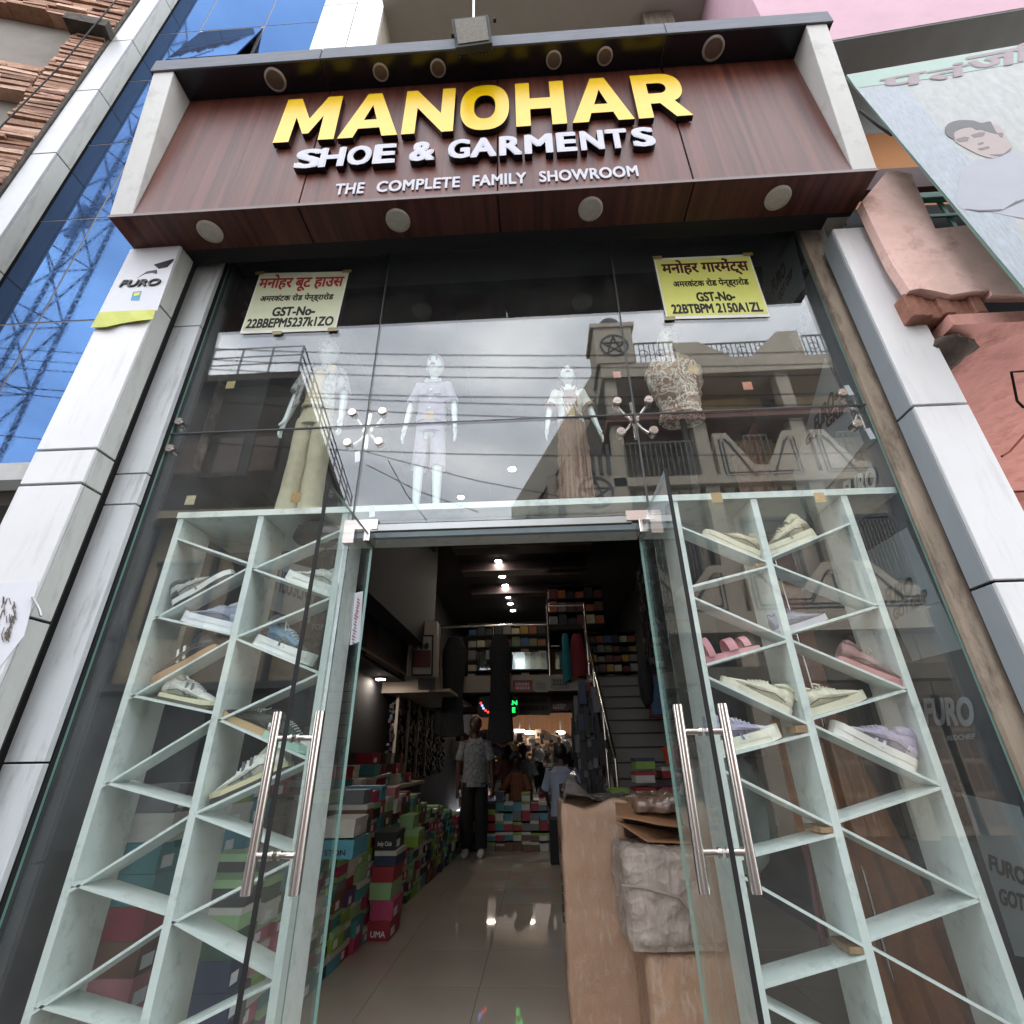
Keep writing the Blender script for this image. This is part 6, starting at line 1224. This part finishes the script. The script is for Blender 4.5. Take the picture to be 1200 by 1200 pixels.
def sm(pts, n_=3):
    o = []; L_ = len(pts)
    for i in range(L_):
        p0, p1, p2, p3 = pts[i-1], pts[i], pts[(i+1) % L_], pts[(i+2) % L_]
        for k in range(n_):
            t_ = k/n_; o.append(tuple(.5*((2*p1[q])+(-p0[q]+p2[q])*t_+(2*p0[q]-5*p1[q]+4*p2[q]-p3[q])*t_**2+(-p0[q]+3*p1[q]-3*p2[q]+p3[q])*t_**3) for q in (0, 1)))
    return o
bq(sm([(1124, 215), (1128, 200), (1145, 188), (1162, 186), (1183, 178), (1200, 182), (1240, 200), (1260, 260), (1195, 255), (1150, 246), (1130, 246), (1120, 235)]), mw, .0040, 'clothes')
bq(sm([(1116, 158), (1120, 166), (1133, 174), (1150, 182), (1166, 185), (1180, 178), (1186, 172), (1178, 158), (1168, 146), (1140, 148), (1118, 152)]), mf, .0046, 'face')
bq(sm([(1108, 155), (1110, 146), (1122, 141), (1140, 141), (1150, 144), (1160, 142), (1163, 146), (1168, 155), (1174, 158), (1160, 155), (1150, 152), (1144, 152), (1138, 149), (1126, 151), (1118, 156), (1119, 163), (1112, 160)]), mh, .0052, 'hair')
for q in ([(1120, 163), (1130, 160), (1136, 161), (1134, 165), (1124, 166)], [(1138, 158), (1148, 155), (1155, 155), (1153, 159), (1142, 161)], [(1146, 168), (1152, 166), (1153, 168), (1147, 170)], [(1146, 174), (1158, 171), (1160, 173), (1150, 176)], [(1160, 181), (1176, 180), (1186, 172), (1184, 177), (1172, 183)], [(1171, 155), (1176, 156), (1175, 161), (1171, 159)]): bq(q, ml, .0056, 'line')
bq([(1131, 244.5), (1148, 246), (1176, 245), (1190, 236), (1200, 233), (1200, 235), (1188, 240), (1172, 247), (1148, 248)], mh, .0056, 'line')
tag(MB().tube([W(1008, 130, -.3), W(1030, 148, -.35), W(1045, 158, -.44)], .008, 6).build('stay_wire', m_black), 'dark wire behind the edge of the billboard', 'wire')

# ================================================================ ACROSS THE STREET (seen mirrored in the glass)
YO = -9.0
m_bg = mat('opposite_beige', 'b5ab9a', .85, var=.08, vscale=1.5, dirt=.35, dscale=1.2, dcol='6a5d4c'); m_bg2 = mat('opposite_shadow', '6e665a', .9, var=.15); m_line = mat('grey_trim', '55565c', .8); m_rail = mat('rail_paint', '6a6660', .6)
ob = thing('opposite_building', 'beige three storey building across the street mirrored in the right panes', 'building', (6, YO, 0))
X0, X1 = 2.1, 12.5
def O(name, x0, x1, y0, y1, z0, z1, m): return MB().box(x0, x1, y0, y1, z0, z1).build(name, m, ob)
sa = WZ(605, 590, 12.3); bx = sa.x; by = -sa.y
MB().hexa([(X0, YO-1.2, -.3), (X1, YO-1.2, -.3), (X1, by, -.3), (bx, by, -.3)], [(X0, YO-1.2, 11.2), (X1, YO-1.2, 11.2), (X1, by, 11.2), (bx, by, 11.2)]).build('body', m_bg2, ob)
MB().hexa([(X0-.02, YO-1.3, 10.6), (X0+.5, YO-1.3, 10.6), (bx+.5, by-.2, 10.6), (bx-.25, by-.2, 10.6)], [(X0-.02, YO-1.3, 12.2), (X0+.5, YO-1.3, 12.2), (bx+.5, by-.2, 12.2), (bx-.25, by-.2, 12.2)]).build('side_parapet', m_bg, ob)
for k in range(4):
    f = .15+.25*k; xx = X0+(bx-X0)*f; yy = YO-1.2+(by-YO+1.2)*f
    MB().box(xx-.35, xx+.1, yy-.5, yy, 1, 10.6).build('side_pier', m_bg, ob)
# slabs/bands
for z0, z1, y1, m in ((10.75, 11.25, .12, m_bg), (7.25, 7.5, .1, m_bg), (3.55, 4.0, .1, m_bg), (9.2, 9.45, .16, mat('dull_pink_band', '7a5850', .85))):
    O('floor_band', X0, X1, YO-1.25, YO+y1, z0, z1, m)
# corner tower with star medallion and dome
O('tower', X0-.1, X0+1.0, YO-1.0, YO+.16, 11.25, 12.6, m_bg); O('tower_cap', X0-.2, X0+1.1, YO-1.1, YO+.22, 12.6, 12.75, m_bg)
g = MB(); g.ell((X0+.45, YO-.3, 12.9), .4, .4, .45); g.build('dome', m_line, ob)
def star(cx, cz, r, y):
    g = MB(); pts = [(cx+r*math.sin(2*math.pi*k/32), cz+r*math.cos(2*math.pi*k/32)) for k in range(32)]; inn = [(cx+r*.86*math.sin(2*math.pi*k/32), cz+r*.86*math.cos(2*math.pi*k/32)) for k in range(32)]
    solid2d(g, pts, [inn], lambda u, v: Vector((u, y, v)), (0, -.06, 0)); g.build('medallion_ring', m_line, ob)
    g = MB(); P = [(cx+r*.84*math.sin(2*math.pi*k*2/5), cz+r*.84*math.cos(2*math.pi*k*2/5)) for k in range(5)]
    for k in range(5): a, b = P[k], P[(k+1) % 5]; g.tube([(a[0], y-.02, a[1]), (b[0], y-.02, b[1])], r*.07, 6)
    g.build('medallion_star', m_line, ob)
star(X0+.45, 11.9, .42, YO+.18); 
p = M(700, 575, YO); O('medallion_wall', p.x-.75, p.x+.75, YO-.9, YO+.1, 5.9, 8.2, m_bg); star(p.x-.05, p.z-.1, .45, YO+.12)
g = MB()
for k in range(5): g.box(p.x-.5+.2*k, p.x-.42+.2*k, YO+.10, YO+.16, 7.6, 8.5)
g.build('fluting', m_line, ob)
def railing(x0, x1, z0, z1, y, name='railing', n=None):
    g = MB(); g.box(x0, x1, y-.02, y+.02, z1-.04, z1); g.box(x0, x1, y-.02, y+.02, z0, z0+.04); n = n or int((x1-x0)/.13)
    for k in range(n+1): x = x0+(x1-x0)*k/n; g.box(x-.012, x+.012, y-.01, y+.01, z0+.04, z1-.04)
    for k in range(int((x1-x0)/.5)): c_ = x0+.25+.5*k; g.tube([(c_+.13*math.cos(q), y+.012, (z0+z1)/2+.13*math.sin(q)) for q in (2*math.pi*j/10 for j in range(11))], .012, 5)
    g.build(name, m_rail, ob)
railing(X0+1.05, 4.3, 11.25, 12.1, YO); railing(8.0, X1, 11.25, 12.1, YO)
# gable parapet
g = MB(); solid2d(g, [(4.3, 11.25), (4.3, 12.0), (5.0, 12.0), (5.9, 11.35), (6.4, 11.35), (7.3, 12.25), (7.9, 12.25), (7.9, 11.25)], [], lambda u, v: Vector((u, YO+.05, v)), (0, -.15, 0)); g.build('gable_parapet', m_bg, ob)
railing(5.0, 7.2, 11.4, 12.0, YO-.05)
# columns
for i, (x, w_) in enumerate(((2.35, .3), (4.55, .35), (7.1, .35), (9.6, .35), (12.1, .35))):
    for z0, z1 in ((7.5, 9.2), (9.45, 10.75), (4.0, 7.25), (-.3, 3.55)): O('column', x-w_/2, x+w_/2, YO-.35, YO-.02, z0, z1, m_bg)
O('lit_wall', 4.9, 6.9, YO-1.19, YO-1.0, 7.5, 10.7, mat('opp_cream', 'b9a078', .85)); O('lit_wall', 7.4, 9.4, YO-1.19, YO-1.05, 7.5, 10.7, mat('opp_cream', 'b9a078', .85))
# middle balcony: railing then V parapet with octagon trim
railing(2.5, 4.35, 7.5, 8.6, YO, 'balcony_railing')
def vpar(x0, x1, zb, zt, zm):
    c_ = (x0+x1)/2; g = MB(); solid2d(g, [(x0, zb), (x0, zt), (x0+.35, zt), (x0+.9, zm), (x1-.9, zm), (x1-.35, zt), (x1, zt), (x1, zb)], [], lambda u, v: Vector((u, YO+.08, v)), (0, -.14, 0)); g.build('v_parapet', m_bg, ob)
    for d in (.0, .09):
        g = MB(); L_ = [(x0+.12+d, zb+.15+d), (x0+.12+d, zt-.2-d), (x0+.28+d, zt-.2-d), (x0+.82, zm-.25-d), (x1-.82, zm-.25-d), (x1-.28-d, zt-.2-d), (x1-.12-d, zt-.2-d), (x1-.12-d, zb+.15+d)]
        g.tube([(a, YO+.085, b) for a, b in L_+L_[:1]], .022, 6); g.build('trim_line', m_line, ob)
vpar(4.8, 6.95, 7.3, 8.75, 7.75); vpar(7.3, 9.45, 7.3, 8.75, 7.75); railing(5.6, 6.2, 7.75, 8.7, YO, 'balcony_railing'); railing(8.0, 8.9, 7.75, 8.7, YO, 'balcony_railing'); railing(9.8, X1-.2, 7.5, 8.6, YO, 'balcony_railing')
vpar(2.5, 4.4, 3.9, 5.1, 4.5); vpar(4.8, 6.95, 3.9, 5.1, 4.5); vpar(7.3, 9.45, 3.9, 5.1, 4.5)
# wall panels with windows & grilles on the middle storey
for i, (xa, xb) in enumerate(((2.6, 4.3), (4.85, 6.9), (7.35, 9.4), (9.85, 11.9))):
    O('storey_wall', xa, xb, YO-.7, YO-.5, 4.0, 7.2, m_bg); c_ = (xa+xb)/2; f = MB(); f.box(c_-.55, c_+.55, YO-.5, YO-.44, 4.8, 6.4)
    w_ = f.build('window', mat('opp_window_dark', '1d1c1c', .3), ob); g = MB()
    for k in range(12): g.box(c_-.5+.09*k, c_-.485+.09*k, YO-.44, YO-.42, 4.85, 6.35)
    g.build('grille', mat('window_grille_white', '8c8882', .6), w_); g = MB(); g.box(c_-.62, c_+.62, YO-.5, YO-.4, 6.41, 6.5); g.box(c_-.62, c_-.555, YO-.5, YO-.4, 4.75, 6.405); g.box(c_+.555, c_+.62, YO-.5, YO-.4, 4.75, 6.405); g.build('frame', m_line, w_)
    g = MB(); 
    for k in range(6): u = xa+.15+(xb-xa-.3)*k/5; solid2d(g, [(u-.14, 7.2), (u, 6.85), (u+.14, 7.2)], [], lambda a, b: Vector((a, YO-.1, b)), (0, -.03, 0))
    g.build('pelmet', mat('pelmet_cream', 'a89c86', .8), ob)
# ground floor: panelled timber doors
m_door = mat('panel_door', 'a08d7c', .6, var=.15, vscale=6, stretch=(3, 1, .4), dirt=.3); m_door2 = mat('panel_door_inset', '7c6a5c', .6, var=.15)
for i, xa in enumerate((2.65, 4.85, 6.0, 7.35, 8.5, 9.85)):
    O('shop_front_wall', xa-.05, xa+1.07, YO-.62, YO-.5, 2.25, 3.54, m_bg)
    for s in (0, 1):
        x = xa+.5*s; d = MB().box(x+.01, x+.49, YO-.56, YO-.5, -.29, 2.24).build('door', m_door, ob)
        for r_ in range(4):
            for q in (0, 1): MB().box(x+.05+.21*q, x+.22+.21*q, YO-.499, YO-.485, -.12+.58*r_, .36+.58*r_).build('door_panel', m_door2, d, bevel=.006)
O('awning_beam', X0, X1, YO-.3, YO+.25, 2.5, 2.8, m_bg2)
# left dark building with railing
lb = thing('opposite_building', 'dark building with roof railing across the street mirrored in the upper left pane', 'building', (-10, YO, 0))
q = WZ(410, 600, 11.8); m_db = mat('opp_dark', '3b342e', .9, var=.25, vscale=2)
MB().hexa([(-24, YO, -.3), (-6.9, YO, -.3), (q.x, -q.y, -.3), (-24, -q.y, -.3)], [(-24, YO, 8.2), (-6.9, YO, 8.2), (q.x, -q.y, 8.2), (-24, -q.y, 8.2)]).build('body', m_db, lb)
MB().hexa([(-12.5, YO-.3, 8.2), (-7.0, YO-.3, 8.2), (q.x-.1, -q.y, 8.2), (-12.5, -q.y, 8.2)], [(-12.5, YO-.3, 11.4), (-7.0, YO-.3, 11.4), (q.x-.1, -q.y, 11.4), (-12.5, -q.y, 11.4)]).build('upper_body', m_db, lb)
MB().hexa([(-12.6, YO, 11.4), (-6.8, YO, 11.4), (q.x, -q.y, 11.4), (-12.6, -q.y, 11.4)], [(-12.6, YO, 11.65), (-6.8, YO, 11.65), (q.x, -q.y, 11.65), (-12.6, -q.y, 11.65)]).build('roof_slab', m_db, lb)
g = MB()
for z in (12.0, 12.3, 12.65): g.tube([(-12.5, YO, z), (-6.85, YO, z), (q.x, -q.y, z)], .03, 6)
for k in range(7): g.tube([(-12.5+.94*k, YO, 11.65), (-12.5+.94*k, YO, 12.65)], .035, 6)
for k in range(1, 8): f = k/7; g.tube([(-6.85+(q.x+6.85)*f, YO+(-q.y-YO)*f, 11.65), (-6.85+(q.x+6.85)*f, YO+(-q.y-YO)*f, 12.65)], .035, 6)
g.build('roof_railing', mat('rail_grey', '8a8c90', .5), lb)
random.seed(5)
for i in range(5):
    for j in range(3):
        x = -12+1.05*i if j > 1 else -12+1.05*i; MB().box(x, x+.7, YO-.28 if j > 1 else YO+.003, YO-.25 if j > 1 else YO+.05, 1.5+3.2*j, 3.1+3.2*j).build('shuttered_window', mat('opp_shutter', '5a4c44', .7, var=.3), lb)
for i in range(9):
    MB().box(-23.5+1.2*i, -22.7+1.2*i, YO+.003, YO+.05, 5.2, 7.0).build('shuttered_window', MATS['opp_shutter'], lb)
lwm = mat('opp_pale_wall', 'a89c88', .9, var=.12, vscale=1.4, dirt=.5, dscale=1.6, dcol='5c5144')
MB().box(-9.6, -4.9, YO+.02, YO+.6, 2.6, 6.3).build('pale_front_wall', lwm, lb); MB().box(-9.7, -4.8, YO+.05, YO+1.1, 6.31, 6.5).build('sunshade', lwm, lb); MB().box(-9.7, -4.8, YO+.1, YO+1.2, 2.45, 2.59).build('shutter_hood', m_line, lb)
for x in (-9.1, -7.4, -5.7): MB().box(x-.06, x+.06, YO+.61, YO+.68, 2.61, 6.3).build('pipe', m_line, lb)
for x in (-8.3, -6.5): w_ = MB().box(x-.45, x+.45, YO+.602, YO+.63, 3.6, 5.3).build('window', mat('opp_window_dark', '1d1c1c', .3), lb); MB().box(x-.52, x+.52, YO+.602, YO+.66, 5.31, 5.4).build('frame', m_line, w_)
for x in (-9.0, -7.6, -6.2): MB().box(x-.6, x+.6, YO+.3, YO+.36, -.3, 2.44).build('rolling_shutter', mat('shutter_steel', '6d6f70', .5, metal=.4, var=.1, vscale=3, stretch=(1, 1, 20)), lb)
# overhead cables
for i, (y, dy, l) in enumerate([(392, -2, 'highest'), (405, 0, 'second highest'), (416, 2, 'third highest'), (438, 0, 'fourth highest'), (443, 14, 'fifth highest'), (455, 24, 'sixth highest'), (500, 10, 'low')]):
    a = M(-150, y-8-dy*.6, -4.2); b = M(1350, y+8+dy, -4.2); m_ = (a+b)/2-Vector((0, 0, .12)); tag(MB().tube([a+(b-a)*k/14-Vector((0, 0, .5*math.sin(math.pi*k/14))) for k in range(15)], .009, 6, smooth=True).build('overhead_cable', m_black), f'black overhead cable, {l} of those mirrored in the panes', 'cable', 'overhead cables along the street')
for i, (x0, y0, x1, y1, l) in enumerate([(430, 530, 700, 590, 'upper sagging'), (430, 545, 560, 600, 'lower sagging'), (455, 540, 500, 610, 'steep thin')]):
    a = M(x0, y0, -5); b = M(x1, y1, -5); tag(MB().tube([a, (a+b)/2-Vector((0, 0, .08)), b], .008, 6).build('overhead_cable', m_black), f'{l} cable mirrored low in the middle pane', 'cable', 'sagging cables in the middle pane')
# telecom tower
def RB(x, y, d): p = W(x, y, YB+d); return Vector((p.x, YB-d, p.z))
tw = thing('telecom_tower', 'lattice telecom tower mirrored in the blue glass', 'tower', (-21, -11.9, 0)); tx, ty = -21.2, -11.9; mtw = mat('galvanised', '5d626a', .5, metal=.3)
legs = [(0, .9), (-.8, -.5), (.8, -.5)]
H_ = 44
for lx, ly in legs: MB().tube([(tx+lx*1.5, ty+ly*1.5, -.3), (tx+lx*.75, ty+ly*.75, H_)], .09, 8).build('leg', mtw, tw)
g = MB(); n = 12
for k in range(n):
    z0 = H_*k/n; z1 = H_*(k+1)/n; s0 = 1.5-.75*k/n; s1 = 1.5-.75*(k+1)/n
    for a in range(3):
        A_, B2 = legs[a], legs[(a+1) % 3]; g.tube([(tx+A_[0]*s0, ty+A_[1]*s0, z0), (tx+B2[0]*s1, ty+B2[1]*s1, z1)], .045, 5); g.tube([(tx+A_[0]*s0, ty+A_[1]*s0, z0), (tx+B2[0]*s0, ty+B2[1]*s0, z0)], .035, 5)
g.build('bracing', mtw, tw)
for zc in (27, 41):
    for a in range(3):
        lx, ly = legs[a]; 
        for s in (-.35, .35): MB().obox((tx+lx*2.2+s, ty+ly*2.2, zc+s), (.14, 0, 0), (0, .1, 0), (0, 0, 1.25)).build('antenna_panel', mat('antenna_grey', '8d9096', .5), tw); MB().tube([(tx+lx, ty+ly, zc+s), (tx+lx*2.2+s, ty+ly*2.2, zc+s)], .04, 6).build('antenna_arm', mtw, tw)
MB().disc((tx-1.3, ty+1.2, 38), (.2, 1, 0), .55, .5, .25, 24).build('dish', MATS['antenna_grey'], tw)
